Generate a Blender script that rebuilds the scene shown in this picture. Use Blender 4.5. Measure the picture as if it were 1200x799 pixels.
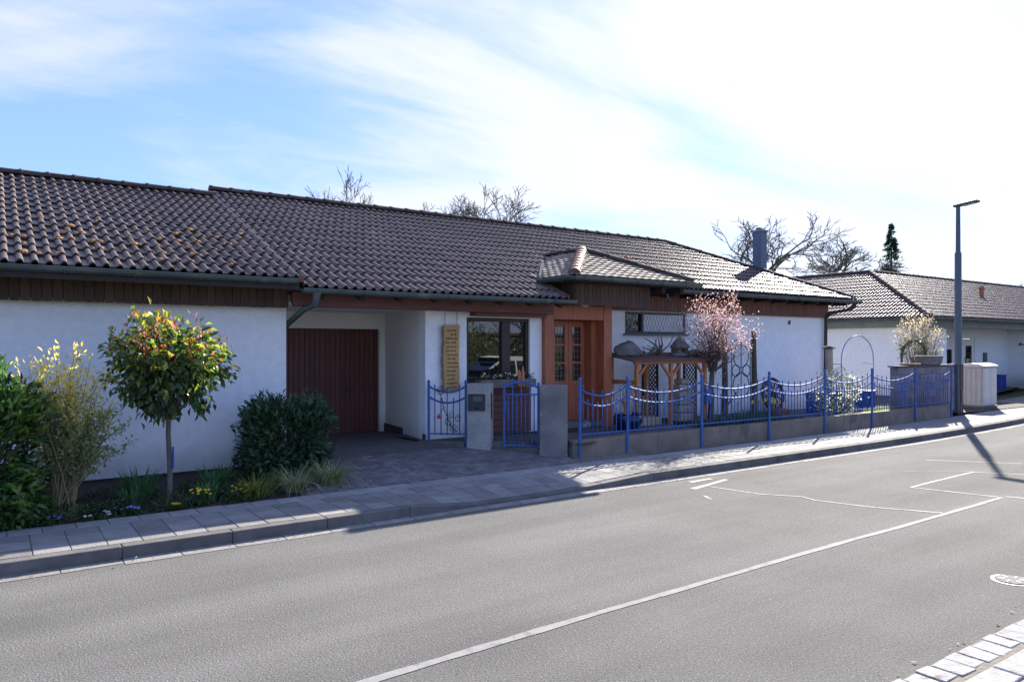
import bpy, bmesh, math, random
import numpy as np
from mathutils import Vector, Matrix, noise as mnoise

for o in list(bpy.data.objects): bpy.data.objects.remove(o)
SC = bpy.context.scene
COL = SC.collection
R = math.radians
random.seed(7)
rng = np.random.default_rng(7)

# ------------------------------------------------------------------ camera, sky, sun, exposure
EYE = 2.0
YAW = 35.0                                  # degrees right of the house normal
cam = bpy.data.cameras.new('camera'); cam.lens = 26.1; cam.sensor_width = 36
cam.shift_y = 5.5/1200; cam.clip_end = 4000; cam.clip_start = 0.05
camo = bpy.data.objects.new('camera', cam); COL.objects.link(camo)
camo.location = (0, 0, EYE); camo.rotation_euler = (R(90), 0, R(-YAW))
SC.camera = camo

SUNV = Vector((1.60, 0.82, 1.0)).normalized()
SUN_EL = math.asin(SUNV.z); SUN_AZ = math.atan2(SUNV.x, SUNV.y)
sl = bpy.data.lights.new('sun', 'SUN'); sl.energy = 3.95; sl.angle = R(0.6); sl.color = (1.0, 0.93, 0.83)
slo = bpy.data.objects.new('sun', sl); COL.objects.link(slo)
slo.rotation_euler = SUNV.to_track_quat('Z', 'Y').to_euler(); slo.location = (30, 15, 25)

W = bpy.data.worlds.new('World'); SC.world = W; W.use_nodes = True
CL1 = (-4.50, -0.10, 0)
def build_world():
    nt = W.node_tree; nt.nodes.clear()
    N = nt.nodes.new; L = nt.links.new
    out = N('ShaderNodeOutputWorld'); bg = N('ShaderNodeBackground'); bg.inputs['Strength'].default_value = 0.064
    sky = N('ShaderNodeTexSky'); sky.sky_type = 'NISHITA'; sky.sun_disc = False
    sky.sun_elevation = SUN_EL; sky.sun_rotation = SUN_AZ
    sky.air_density = 1.15; sky.dust_density = 0.35; sky.ozone_density = 3.0; sky.altitude = 300
    tc = N('ShaderNodeTexCoord')
    nrm = N('ShaderNodeVectorMath'); nrm.operation = 'NORMALIZE'; L(tc.outputs['Generated'], nrm.inputs[0])
    sep = N('ShaderNodeSeparateXYZ'); L(nrm.outputs[0], sep.inputs[0])
    def math_(op, a, b=None, clamp=False):
        n = N('ShaderNodeMath'); n.operation = op; n.use_clamp = clamp
        for i, v in enumerate((a, b)):
            if v is None: continue
            if isinstance(v, (int, float)): n.inputs[i].default_value = v
            else: L(v, n.inputs[i])
        return n.outputs[0]
    # clear sky seen through a thin even veil of high cloud
    hs = N('ShaderNodeHueSaturation'); hs.inputs['Saturation'].default_value = 1.22; hs.inputs['Hue'].default_value = 0.52; L(sky.outputs[0], hs.inputs['Color'])
    vl = N('ShaderNodeMix'); vl.data_type = 'RGBA'; vl.inputs['Factor'].default_value = 0.64
    L(hs.outputs[0], vl.inputs['A']); vl.inputs['B'].default_value = (1.75, 2.75, 6.2, 1)
    # cirrus laid out on a flat sheet overhead
    h = math_('ADD', math_('MAXIMUM', sep.outputs[2], 0.0), 0.12)
    px = math_('DIVIDE', sep.outputs[0], h); py = math_('DIVIDE', sep.outputs[1], h)
    cmb = N('ShaderNodeCombineXYZ'); L(px, cmb.inputs[0]); L(py, cmb.inputs[1])
    def cloud(scale, rot, sx, sy, loc, detail, dist, rough):
        mp = N('ShaderNodeMapping'); mp.inputs['Rotation'].default_value = (0, 0, R(rot)); mp.inputs['Scale'].default_value = (sx, sy, 1); mp.inputs['Location'].default_value = loc
        L(cmb.outputs[0], mp.inputs[0]); n = N('ShaderNodeTexNoise'); n.inputs['Scale'].default_value = scale; n.inputs['Detail'].default_value = detail
        n.inputs['Roughness'].default_value = rough; n.inputs['Distortion'].default_value = dist; L(mp.outputs[0], n.inputs['Vector']); return n.outputs['Fac']
    n1 = cloud(0.9, 25, .6, 1.0, CL1, 6, .9, .5); n2 = cloud(3.0, 40, .35, 1.0, (4.2,1.7,0), 8, 1.2, .62)
    dot = N('ShaderNodeVectorMath'); dot.operation = 'DOT_PRODUCT'; L(nrm.outputs[0], dot.inputs[0]); dot.inputs[1].default_value = SUNV
    d = math_('MAXIMUM', dot.outputs['Value'], 0.0)
    den = math_('ADD', math_('ADD', math_('MULTIPLY', n1, .8), math_('MULTIPLY', n2, .2)), math_('MULTIPLY', math_('POWER', d, 2.5), 0.19))
    mr = N('ShaderNodeMapRange'); mr.interpolation_type = 'SMOOTHSTEP'
    mr.inputs['From Min'].default_value = 0.49; mr.inputs['From Max'].default_value = 0.74; mr.inputs['To Max'].default_value = .9
    L(den, mr.inputs['Value'])
    fs = math_('ADD', math_('MULTIPLY', math_('POWER', d, 5.0), 0.7), 3.95)      # thin cloud scatters sunlight forward
    ccol = N('ShaderNodeCombineXYZ')
    L(fs, ccol.inputs[0]); L(math_('MULTIPLY', fs, 1.03), ccol.inputs[1]); L(math_('MULTIPLY', fs, 1.10), ccol.inputs[2])
    mix = N('ShaderNodeMix'); mix.data_type = 'RGBA'
    L(mr.outputs[0], mix.inputs['Factor']); L(vl.outputs['Result'], mix.inputs['A']); L(ccol.outputs[0], mix.inputs['B'])
    L(mix.outputs['Result'], bg.inputs['Color']); L(bg.outputs[0], out.inputs[0])
build_world()
SC.view_settings.view_transform = 'Standard'; SC.view_settings.look = 'None'
SC.view_settings.exposure = 1.9; SC.view_settings.gamma = 1.0; SC.view_settings.use_curve_mapping = False
SC.render.engine = 'CYCLES'
try:
    SC.cycles.max_bounces = 7; SC.cycles.transparent_max_bounces = 8; SC.cycles.sample_clamp_indirect = 8
except Exception: pass

# ------------------------------------------------------------------ materials
MATS = {}
def mat(name, c1, c2=None, scale=4.0, rough=0.7, bump=0.0, bscale=None, detail=5, metallic=0.0, c3=None, th3=0.62, s3=1.2,
        rand=0.0, spec=0.5, stretch=(1,1,1), world=False, ior=None, speck=None):
    if name in MATS: return MATS[name]
    m = bpy.data.materials.new(name); m.use_nodes = True
    nt = m.node_tree; b = nt.nodes['Principled BSDF']; N = nt.nodes.new; L = nt.links.new
    b.inputs['Roughness'].default_value = rough; b.inputs['Metallic'].default_value = metallic
    b.inputs['Specular IOR Level'].default_value = spec
    if ior: b.inputs['IOR'].default_value = ior
    if world:
        g = N('ShaderNodeNewGeometry'); co = g.outputs['Position']
    else:
        t = N('ShaderNodeTexCoord'); co = t.outputs['Object']
    mp = N('ShaderNodeMapping'); mp.inputs['Scale'].default_value = stretch; L(co, mp.inputs[0]); co = mp.outputs[0]
    c2 = c2 or tuple(x*0.8 for x in c1)
    n = N('ShaderNodeTexNoise'); n.inputs['Scale'].default_value = scale; n.inputs['Detail'].default_value = detail
    L(co, n.inputs['Vector'])
    mr = N('ShaderNodeMapRange'); mr.inputs['From Min'].default_value = 0.32; mr.inputs['From Max'].default_value = 0.68
    L(n.outputs['Fac'], mr.inputs['Value'])
    mx = N('ShaderNodeMix'); mx.data_type = 'RGBA'; L(mr.outputs[0], mx.inputs['Factor'])
    mx.inputs['A'].default_value = (*c1, 1); mx.inputs['B'].default_value = (*c2, 1)
    colr = mx.outputs['Result']
    if speck:                                   # (scale, colour, threshold): fine mineral specks
        v = N('ShaderNodeTexNoise'); v.inputs['Scale'].default_value = speck[0]; v.inputs['Detail'].default_value = 2; L(co, v.inputs['Vector'])
        r3 = N('ShaderNodeMapRange'); r3.inputs['From Min'].default_value = speck[2]; r3.inputs['From Max'].default_value = speck[2]+0.1; L(v.outputs['Fac'], r3.inputs['Value'])
        m4 = N('ShaderNodeMix'); m4.data_type = 'RGBA'; L(r3.outputs[0], m4.inputs['Factor']); L(colr, m4.inputs['A']); m4.inputs['B'].default_value = (*speck[1], 1)
        colr = m4.outputs['Result']
    if c3:
        n3 = N('ShaderNodeTexNoise'); n3.inputs['Scale'].default_value = s3; n3.inputs['Detail'].default_value = 6; L(co, n3.inputs['Vector'])
        r3 = N('ShaderNodeMapRange'); r3.inputs['From Min'].default_value = th3; r3.inputs['From Max'].default_value = th3+0.07; L(n3.outputs['Fac'], r3.inputs['Value'])
        m3 = N('ShaderNodeMix'); m3.data_type = 'RGBA'; L(r3.outputs[0], m3.inputs['Factor']); L(colr, m3.inputs['A']); m3.inputs['B'].default_value = (*c3, 1)
        colr = m3.outputs['Result']
    if rand:
        oi = N('ShaderNodeObjectInfo'); r = N('ShaderNodeMapRange'); r.inputs['To Min'].default_value = 1-rand; r.inputs['To Max'].default_value = 1+rand
        L(oi.outputs['Random'], r.inputs['Value'])
        h = N('ShaderNodeHueSaturation'); L(r.outputs[0], h.inputs['Value']); L(colr, h.inputs['Color']); colr = h.outputs[0]
    L(colr, b.inputs['Base Color'])
    if bump:
        nb = N('ShaderNodeTexNoise'); nb.inputs['Scale'].default_value = bscale or scale*4; nb.inputs['Detail'].default_value = 4; L(co, nb.inputs['Vector'])
        bp = N('ShaderNodeBump'); bp.inputs['Strength'].default_value = bump; bp.inputs['Distance'].default_value = 0.02
        L(nb.outputs['Fac'], bp.inputs['Height']); L(bp.outputs[0], b.inputs['Normal'])
    MATS[name] = m; return m

def leafmat(name, rough=0.42, trans=0.3, spec=0.5):
    m = bpy.data.materials.new(name); m.use_nodes = True
    nt = m.node_tree; b = nt.nodes['Principled BSDF']; N = nt.nodes.new; L = nt.links.new
    a = N('ShaderNodeAttribute'); a.attribute_name = 'col'
    L(a.outputs['Color'], b.inputs['Base Color']); b.inputs['Roughness'].default_value = rough; b.inputs['Specular IOR Level'].default_value = spec
    t = N('ShaderNodeBsdfTranslucent'); g = N('ShaderNodeHueSaturation'); g.inputs['Value'].default_value = 1.6; g.inputs['Saturation'].default_value = 1.1
    L(a.outputs['Color'], g.inputs['Color']); L(g.outputs[0], t.inputs['Color'])
    mx = N('ShaderNodeMixShader'); mx.inputs[0].default_value = trans
    L(b.outputs[0], mx.inputs[1]); L(t.outputs[0], mx.inputs[2]); L(mx.outputs[0], nt.nodes['Material Output'].inputs[0])
    return m
LEAF = leafmat('leaf_glossy', 0.36, 0.38, 0.5); LEAFSOFT = leafmat('leaf_soft', 0.6, 0.48, 0.3)

M = {}
M['plaster'] = mat('plaster_white', (.88,.88,.88), (.81,.81,.81), 9, .9, .55, 32, c3=(.76,.755,.74), th3=.72, s3=.8)
M['cream'] = mat('plaster_cream', (.90,.87,.81), (.86,.83,.77), 1.3, .9, .25, 90)
M['plinth'] = mat('plinth', (.10,.075,.065), (.07,.055,.05), 5, .85, .3)
M['tile'] = mat('tile_brown', (.115,.078,.064), (.078,.056,.048), 6, .42, .25, 60, c3=(.20,.165,.135), th3=.64, s3=3, rand=.25, world=True, spec=.28)
M['tile_lichen'] = mat('tile_lichen', (.38,.33,.26), (.26,.22,.17), 6, .8, .4, 50, c3=(.42,.24,.06), th3=.66, s3=3.2, rand=.25, world=True)
M['tile_red'] = mat('tile_redbrown', (.17,.115,.095), (.12,.084,.072), 5, .48, .3, 50, spec=.4, c3=(.15,.12,.09), th3=.62, s3=2.5, rand=.2, world=True)
M['ridge'] = mat('ridge_tile', (.085,.058,.050), (.055,.042,.038), 5, .8, .3, 40, rand=.2, world=True, spec=.15)
M['ridge_or'] = mat('ridge_orange', (.24,.12,.085), (.15,.085,.07), 6, .6, .3, 40, rand=.2, world=True, spec=.2)
M['deck'] = mat('roof_deck', (.03,.025,.022), (.022,.02,.02), 4, .9)
M['moss'] = mat('moss_orange', (.48,.24,.06), (.30,.12,.03), 30, .95, .6, 80)
M['zinc'] = mat('zinc_weathered', (.13,.16,.155), (.09,.115,.115), 3, .45, .1, 30, metallic=.5, c3=(.17,.19,.17), th3=.6, s3=4)
M['flash'] = mat('flashing_zinc', (.022,.035,.07), (.014,.022,.045), 9, .8, .1, 20, spec=.1)
M['clad'] = mat('cladding_dark', (.105,.055,.034), (.052,.030,.021), 7, .7, .3, 30, rand=.28, stretch=(5,5,.6))
M['clad_red'] = mat('cladding_red', (.20,.078,.048), (.125,.05,.032), 7, .65, .3, 30, rand=.2, stretch=(5,5,.6))
M['beam'] = mat('beam_redbrown', (.16,.055,.040), (.11,.040,.030), 5, .55, .2, 30, stretch=(.6,5,5))
M['rafter'] = mat('rafter_dark', (.035,.024,.020), (.025,.018,.016), 5, .8)
M['doorwood'] = mat('door_wood', (.42,.125,.055), (.31,.09,.04), 4, .45, .15, 30, stretch=(5,5,.6))
M['garage'] = mat('garage_wood', (.15,.046,.031), (.10,.032,.023), 4, .5, .15, 30, rand=.18, stretch=(6,6,.5))
M['winframe'] = mat('window_frame', (.030,.018,.014), (.022,.014,.012), 5, .45)
M['grey_frame'] = mat('frame_grey', (.10,.105,.11), (.08,.085,.09), 5, .5)
M['glass'] = mat('window_glass', (.012,.014,.014), (.010,.012,.012), 2, .015, spec=.5, ior=2.0)
M['curtain'] = mat('curtain', (.35,.35,.34), (.28,.28,.28), 6, .9)
M['lead'] = mat('leaded_came', (.22,.20,.17), (.16,.15,.13), 8, .4, metallic=.6)
M['blue'] = mat('paint_blue', (.065,.14,.36), (.05,.11,.30), 10, .6, .12, 40, spec=.25)
M['bluepale'] = mat('paint_blue_faded', (.20,.26,.48), (.16,.21,.42), 8, .6)
M['bluedark'] = mat('plastic_blue', (.02,.06,.33), (.016,.05,.28), 5, .4)
M['bluepot'] = mat('glaze_blue', (.012,.02,.09), (.01,.016,.07), 5, .15)
M['iron'] = mat('wrought_iron', (.022,.022,.025), (.015,.015,.017), 8, .5, metallic=.4)
M['granite'] = mat('pillar_granite', (.40,.38,.36), (.28,.27,.26), 4, .85, .4, 60, speck=(70,(.15,.145,.15),.58), c3=(.42,.41,.39), th3=.66, s3=3)
M['granite_d'] = mat('pillar_dark', (.23,.215,.205), (.12,.113,.11), 2.2, .88, .6, 50, speck=(60,(.36,.35,.34),.64), c3=(.36,.35,.33), th3=.62, s3=2.6)
M['concrete'] = mat('concrete_wall', (.25,.20,.16), (.16,.13,.105), 2.5, .92, .5, 30, c3=(.12,.115,.10), th3=.6, s3=1.5)
M['kerb'] = mat('kerb_concrete', (.15,.142,.13), (.10,.095,.09), 5, .92, .4, 60, spec=.2, rand=.12)
M['slab'] = mat('paving_slab', (.225,.213,.20), (.165,.158,.15), 6, .88, .45, 70, rand=.24, speck=(120,(.36,.35,.33),.62), c3=(.19,.18,.17), th3=.62, s3=1.1, world=True)
M['slab_l'] = mat('paving_slab_light', (.29,.285,.275), (.22,.216,.21), 6, .88, .45, 70, rand=.12, world=True)
M['joint'] = mat('joint_sand', (.20,.175,.14), (.12,.11,.09), 12, .95, .6, 60)
M['paver'] = mat('driveway_paver', (.17,.155,.15), (.115,.105,.105), 7, .9, .4, 60, rand=.22)
M['drive'] = mat('driveway_dark', (.115,.10,.098), (.085,.076,.075), 4, .85, .4, 50)
M['asphalt'] = mat('asphalt', (.147,.144,.133), (.096,.093,.087), 55, .95, .5, 70, detail=6, speck=(95,(.30,.295,.275),.60), spec=.12)
M['gutterstone'] = mat('gutter_strip', (.24,.228,.208), (.17,.162,.15), 8, .9, .4, 50, rand=.12)
M['sett'] = mat('granite_sett', (.42,.41,.39), (.29,.28,.265), 14, .92, .5, 50, spec=.08, rand=.1, c3=(.20,.175,.145), th3=.64, s3=7)
M['chalk'] = mat('road_line', (.235,.23,.22), (.17,.167,.16), 9, .9, .2, 60, c3=(.14,.137,.13), th3=.57, s3=6)
M['chalk_white'] = mat('road_chalk', (.40,.395,.38), (.26,.257,.25), 9, .9, .2, 60, c3=(.16,.157,.15), th3=.56, s3=5)
M['soil'] = mat('soil', (.045,.034,.025), (.028,.022,.017), 9, .95, .9, 25)
M['grassland'] = mat('grass_ground', (.075,.095,.032), (.10,.10,.045), .8, .95, .5, 20)
M['patio'] = mat('patio', (.105,.098,.094), (.075,.07,.068), 5, .88, .3, 30)
M['orangewood'] = mat('shelter_wood', (.50,.20,.065), (.40,.15,.05), 5, .55, .15, 30, stretch=(5,5,.7))
M['roofboard'] = mat('shelter_roof', (.15,.07,.05), (.10,.05,.04), 6, .75, .3, 30)
M['signwood'] = mat('sign_wood', (.52,.31,.12), (.44,.25,.09), 3, .6, .2, 30, stretch=(6,6,.6))
M['bark'] = mat('bark_brown', (.13,.095,.07), (.075,.058,.045), 14, .9, .8, 40, stretch=(1,1,.35))
M['barkgrey'] = mat('bark_grey', (.16,.14,.115), (.10,.088,.075), 6, .9, .5, 20)
M['twig'] = mat('twig_tan', (.26,.21,.11), (.18,.15,.08), 14, .85)
M['barkplum'] = mat('bark_plum', (.12,.085,.06), (.08,.06,.045), 14, .85, .6, 40)
M['lattice'] = mat('lattice_brown', (.055,.032,.024), (.04,.025,.02), 6, .75)
M['stone'] = mat('fieldstone', (.20,.185,.17), (.12,.115,.105), 6, .92, .8, 25)
M['palestone'] = mat('pale_stone', (.46,.37,.27), (.36,.29,.21), 6, .9, .6, 25)
M['drift'] = mat('driftwood', (.20,.17,.14), (.11,.095,.08), 9, .9, .6, 30)
M['wheelwood'] = mat('wheel_wood', (.085,.040,.034), (.055,.03,.026), 8, .8, .4, 30)
M['lamp_steel'] = mat('lamp_post_steel', (.10,.115,.13), (.075,.088,.10), 3, .5, .1, 30, metallic=.35)
M['beige'] = mat('plastic_beige', (.52,.45,.385), (.46,.40,.345), 3, .6, .1, 20)
M['beige_l'] = mat('plastic_beige_light', (.60,.56,.52), (.55,.51,.47), 3, .6, .1, 20)
M['rubble'] = mat('wall_rubble', (.27,.235,.24), (.19,.168,.175), 6, .92, .7, 18, rand=.2)
M['terracotta'] = mat('terracotta', (.36,.13,.075), (.28,.10,.06), 6, .8, .3, 30)
M['redpaint'] = mat('red_glass', (.65,.03,.02), (.5,.02,.02), 6, .3)
M['chimney'] = mat('chimney_cladding', (.085,.115,.165), (.07,.095,.14), 4, .5, .1, 20)
M['fascia_grey'] = mat('fascia_greygreen', (.20,.24,.24), (.16,.195,.2), 3, .7)
M['white'] = mat('white_paint', (.78,.78,.77), (.72,.72,.71), 3, .5)
M['black'] = mat('black_plastic', (.02,.02,.022), (.015,.015,.016), 6, .4)
M['intercom'] = mat('letterbox_grey', (.028,.03,.034), (.02,.022,.026), 6, .5)
M['carpaint'] = mat('car_white', (.80,.80,.80), (.78,.78,.78), 3, .18)
M['rubber'] = mat('tyre_rubber', (.018,.018,.018), (.014,.014,.014), 9, .8)
M['alloy'] = mat('alloy', (.5,.5,.52), (.42,.42,.44), 6, .3, metallic=.9)
M['lampglass'] = mat('lamp_glass', (.55,.55,.52), (.5,.5,.48), 6, .25)
M['ironlid'] = mat('manhole_lid', (.22,.22,.215), (.13,.13,.13), 40, .85, .5, 60, spec=.1)
M['petal_y'] = mat('petal_yellow', (.80,.60,.02), (.72,.48,.01), 8, .6)
M['petal_b'] = mat('petal_blue', (.16,.20,.62), (.22,.18,.55), 8, .6)
M['petal_w'] = mat('petal_white', (.78,.76,.72), (.7,.66,.6), 8, .6)
M['petal_p'] = mat('petal_pink', (.55,.10,.30), (.45,.08,.25), 8, .6)
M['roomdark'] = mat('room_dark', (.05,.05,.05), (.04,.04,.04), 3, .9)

def add_dirt(m, z0, z1, col):
    """rain-splash grime low on a rendered wall, broken up by noise"""
    nt = m.node_tree; b = nt.nodes['Principled BSDF']; N = nt.nodes.new; L = nt.links.new
    src = b.inputs['Base Color'].links[0].from_socket
    g = N('ShaderNodeNewGeometry'); sp = N('ShaderNodeSeparateXYZ'); L(g.outputs['Position'], sp.inputs[0])
    n = N('ShaderNodeTexNoise'); n.inputs['Scale'].default_value = 2.2; n.inputs['Detail'].default_value = 8; L(g.outputs['Position'], n.inputs['Vector'])
    a = N('ShaderNodeMath'); a.operation = 'MULTIPLY_ADD'; a.inputs[1].default_value = -.55; L(n.outputs['Fac'], a.inputs[0]); L(sp.outputs[2], a.inputs[2])
    r = N('ShaderNodeMapRange'); r.inputs['From Min'].default_value = z0; r.inputs['From Max'].default_value = z1; r.inputs['To Min'].default_value = .55; r.inputs['To Max'].default_value = 0
    L(a.outputs[0], r.inputs['Value'])
    x = N('ShaderNodeMix'); x.data_type = 'RGBA'; L(r.outputs[0], x.inputs['Factor']); L(src, x.inputs['A']); x.inputs['B'].default_value = (*col, 1)
    L(x.outputs['Result'], b.inputs['Base Color'])
add_dirt(M['plaster'], .05, .42, (.42,.38,.33)); add_dirt(M['cream'], .1, .45, (.42,.37,.31))
def wear_asphalt(m):
    """polished wheel tracks, a few sealed cracks and old patches"""
    nt = m.node_tree; b = nt.nodes['Principled BSDF']; N = nt.nodes.new; L = nt.links.new
    src = b.inputs['Base Color'].links[0].from_socket; g = N('ShaderNodeNewGeometry')
    def nz(scale, st, detail):
        mp = N('ShaderNodeMapping'); mp.inputs['Scale'].default_value = st; L(g.outputs['Position'], mp.inputs[0])
        n = N('ShaderNodeTexNoise'); n.inputs['Scale'].default_value = scale; n.inputs['Detail'].default_value = detail; L(mp.outputs[0], n.inputs['Vector']); return n.outputs['Fac']
    def rng_(v, a, c, lo, hi):
        r = N('ShaderNodeMapRange'); r.inputs['From Min'].default_value = a; r.inputs['From Max'].default_value = c; r.inputs['To Min'].default_value = lo; r.inputs['To Max'].default_value = hi; L(v, r.inputs['Value']); return r.outputs[0]
    lane = rng_(nz(1.0, (.10,1.3,1), 3), .35, .65, .86, 1.12); blot = rng_(nz(.9, (1,1,1), 7), .3, .7, .90, 1.08)
    mu = N('ShaderNodeMath'); mu.operation = 'MULTIPLY'; L(lane, mu.inputs[0]); L(blot, mu.inputs[1])
    v = N('ShaderNodeTexVoronoi'); v.feature = 'DISTANCE_TO_EDGE'; v.inputs['Scale'].default_value = .42
    w = N('ShaderNodeTexNoise'); w.inputs['Scale'].default_value = 2.5; w.inputs['Detail'].default_value = 5; L(g.outputs['Position'], w.inputs['Vector'])
    ad = N('ShaderNodeVectorMath'); ad.operation = 'MULTIPLY_ADD'; ad.inputs[1].default_value = (.35,.35,0); L(w.outputs['Color'], ad.inputs[0]); L(g.outputs['Position'], ad.inputs[2]); L(ad.outputs[0], v.inputs['Vector'])
    crack = rng_(v.outputs['Distance'], .002, .008, 1.0, 0.0); gate_ = rng_(nz(.35, (1,1,1), 2), .66, .72, 0.0, .3)
    cm = N('ShaderNodeMath'); cm.operation = 'MULTIPLY'; L(crack, cm.inputs[0]); L(gate_, cm.inputs[1])
    h = N('ShaderNodeHueSaturation'); L(mu.outputs[0], h.inputs['Value']); L(src, h.inputs['Color'])
    x = N('ShaderNodeMix'); x.data_type = 'RGBA'; L(cm.outputs[0], x.inputs['Factor']); L(h.outputs[0], x.inputs['A']); x.inputs['B'].default_value = (.045,.044,.042,1)
    L(x.outputs['Result'], b.inputs['Base Color'])
wear_asphalt(M['asphalt'])

# ------------------------------------------------------------------ mesh helpers
ROOT = {}
def tag(o, label=None, cat=None, group=None, kind=None):
    if label: o['label'] = label
    if cat: o['category'] = cat
    if group: o['group'] = group
    if kind: o['kind'] = kind
    return o
def empty(name, loc, label, cat, group=None):
    o = bpy.data.objects.new(name, None); COL.objects.link(o); o.location = loc; o.empty_display_size = .2
    ROOT[o.name] = Vector(loc); return tag(o, label, cat, group)
def rootloc(p):
    while p.parent: p = p.parent
    return ROOT.get(p.name, Vector(p.location))

class MB:
    def __init__(s): s.v = []; s.f = []
    def add(s, vs, fs):
        k = len(s.v); s.v += [tuple(v) for v in vs]; s.f += [tuple(i+k for i in f) for f in fs]; return s
    def box(s, x0, x1, y0, y1, z0, z1):
        return s.add([(x0,y0,z0),(x1,y0,z0),(x1,y1,z0),(x0,y1,z0),(x0,y0,z1),(x1,y0,z1),(x1,y1,z1),(x0,y1,z1)],
                     [(0,3,2,1),(4,5,6,7),(0,1,5,4),(1,2,6,5),(2,3,7,6),(3,0,4,7)])
    def obox(s, c, size, rz=0, m=None):
        hx, hy, hz = size[0]/2, size[1]/2, size[2]/2
        mt = m if m is not None else Matrix.Rotation(rz, 3, 'Z')
        vs = [Vector(c) + mt @ Vector((a*hx, b*hy, d*hz)) for d in (-1,1) for (a,b) in ((-1,-1),(1,-1),(1,1),(-1,1))]
        return s.add(vs, [(0,3,2,1),(4,5,6,7),(0,1,5,4),(1,2,6,5),(2,3,7,6),(3,0,4,7)])
    def beam(s, a, b, w, h):                       # straight bar a->b, w sideways, h up
        a = Vector(a); b = Vector(b); d = (b-a); l = d.length; d.normalize()
        up = Vector((0,0,1)) if abs(d.z) < .95 else Vector((0,1,0))
        sd = d.cross(up).normalized(); up = sd.cross(d)
        mt = Matrix((d, sd, up)).transposed()
        return s.obox((a+b)/2, (l, w, h), m=mt)
    def tube(s, pts, r, n=8, cap=True):
        pts = [Vector(p) for p in pts]; rs = r if isinstance(r, (list, tuple)) else [r]*len(pts)
        k0 = len(s.v); prev = None
        for i, p in enumerate(pts):
            d = (pts[min(i+1, len(pts)-1)] - pts[max(i-1, 0)]);
            if d.length < 1e-9: d = Vector((0,0,1))
            d.normalize()
            if prev is None:
                a = Vector((0,0,1)) if abs(d.z) < .9 else Vector((1,0,0)); u = d.cross(a).normalized()
            else:
                u = prev - d*prev.dot(d); u = u.normalized() if u.length > 1e-6 else d.orthogonal().normalized()
            prev = u; w = d.cross(u)
            for j in range(n):
                t = 2*math.pi*j/n; s.v.append(tuple(p + (u*math.cos(t) + w*math.sin(t))*rs[i]))
        for i in range(len(pts)-1):
            for j in range(n):
                a = k0+i*n+j; b = k0+i*n+(j+1) % n; s.f.append((a, b, b+n, a+n))
        if cap:
            s.f.append(tuple(k0+j for j in range(n-1, -1, -1))); e = k0+(len(pts)-1)*n; s.f.append(tuple(e+j for j in range(n)))
        return s
    def lathe(s, prof, c=(0,0,0), n=20):           # prof: (r, z)
        k0 = len(s.v)
        for r, z in prof:
            for j in range(n):
                t = 2*math.pi*j/n; s.v.append((c[0]+r*math.cos(t), c[1]+r*math.sin(t), c[2]+z))
        for i in range(len(prof)-1):
            for j in range(n):
                a = k0+i*n+j; b = k0+i*n+(j+1) % n; s.f.append((a, b, b+n, a+n))
        s.f.append(tuple(k0+j for j in range(n-1, -1, -1))); e = k0+(len(prof)-1)*n; s.f.append(tuple(e+j for j in range(n)))
        return s
    def prism(s, poly, axis, a, b):                # extrude 2D polygon along axis ('x': poly=(y,z); 'y': (x,z); 'z': (x,y))
        n = len(poly)
        def mk(p, t): return {'x': (t,p[0],p[1]), 'y': (p[0],t,p[1]), 'z': (p[0],p[1],t)}[axis]
        vs = [mk(p, a) for p in poly] + [mk(p, b) for p in poly]
        fs = [tuple(range(n-1,-1,-1)), tuple(range(n, 2*n))] + [(i, (i+1) % n, n+(i+1) % n, n+i) for i in range(n)]
        return s.add(vs, fs)
    def mesh(s, name, off=(0,0,0), smooth=False):
        me = bpy.data.meshes.new(name)
        ox, oy, oz = off
        me.from_pydata([(x-ox, y-oy, z-oz) for x, y, z in s.v], [], s.f); me.validate(); 
        bm = bmesh.new(); bm.from_mesh(me); bmesh.ops.recalc_face_normals(bm, faces=bm.faces); bm.to_mesh(me); bm.free()
        if smooth: me.shade_smooth()
        return me
    def build(s, name, m, parent=None, smooth=False, bevel=0.0, seg=2):
        if parent is None:
            a = np.array(s.v); off = Vector(((a[:,0].min()+a[:,0].max())/2, (a[:,1].min()+a[:,1].max())/2, a[:,2].min()))
        else: off = rootloc(parent)
        me = s.mesh(name, off, smooth); me.materials.append(m)
        o = bpy.data.objects.new(name, me); COL.objects.link(o)
        if parent is None: o.location = off; ROOT[o.name] = Vector(off)
        else: o.parent = parent
        if bevel:
            md = o.modifiers.new('bevel', 'BEVEL'); md.width = bevel; md.segments = seg; md.limit_method = 'ANGLE'
        if smooth:
            try: me.set_sharp_from_angle(angle=R(40))
            except Exception: pass
        return o
def inst(name, me, parent, mw):
    """object that shares mesh data, placed by world matrix under an unrotated parent"""
    o = bpy.data.objects.new(name, me); COL.objects.link(o)
    if parent is not None:
        o.parent = parent; mw = Matrix.Translation(-rootloc(parent)) @ mw
    o.matrix_local = mw
    return o
def finish_mesh(mb, m, name='mesh', smooth=False):
    me = mb.mesh(name, (0,0,0), smooth); me.materials.append(m); return me
def one(mb, name, m, label, cat, group=None, **kw):
    return tag(mb.build(name, m, None, **kw), label, cat, group)
def struct(mb, name, m, **kw):
    return tag(mb.build(name, m, None, **kw), kind='structure')

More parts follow.
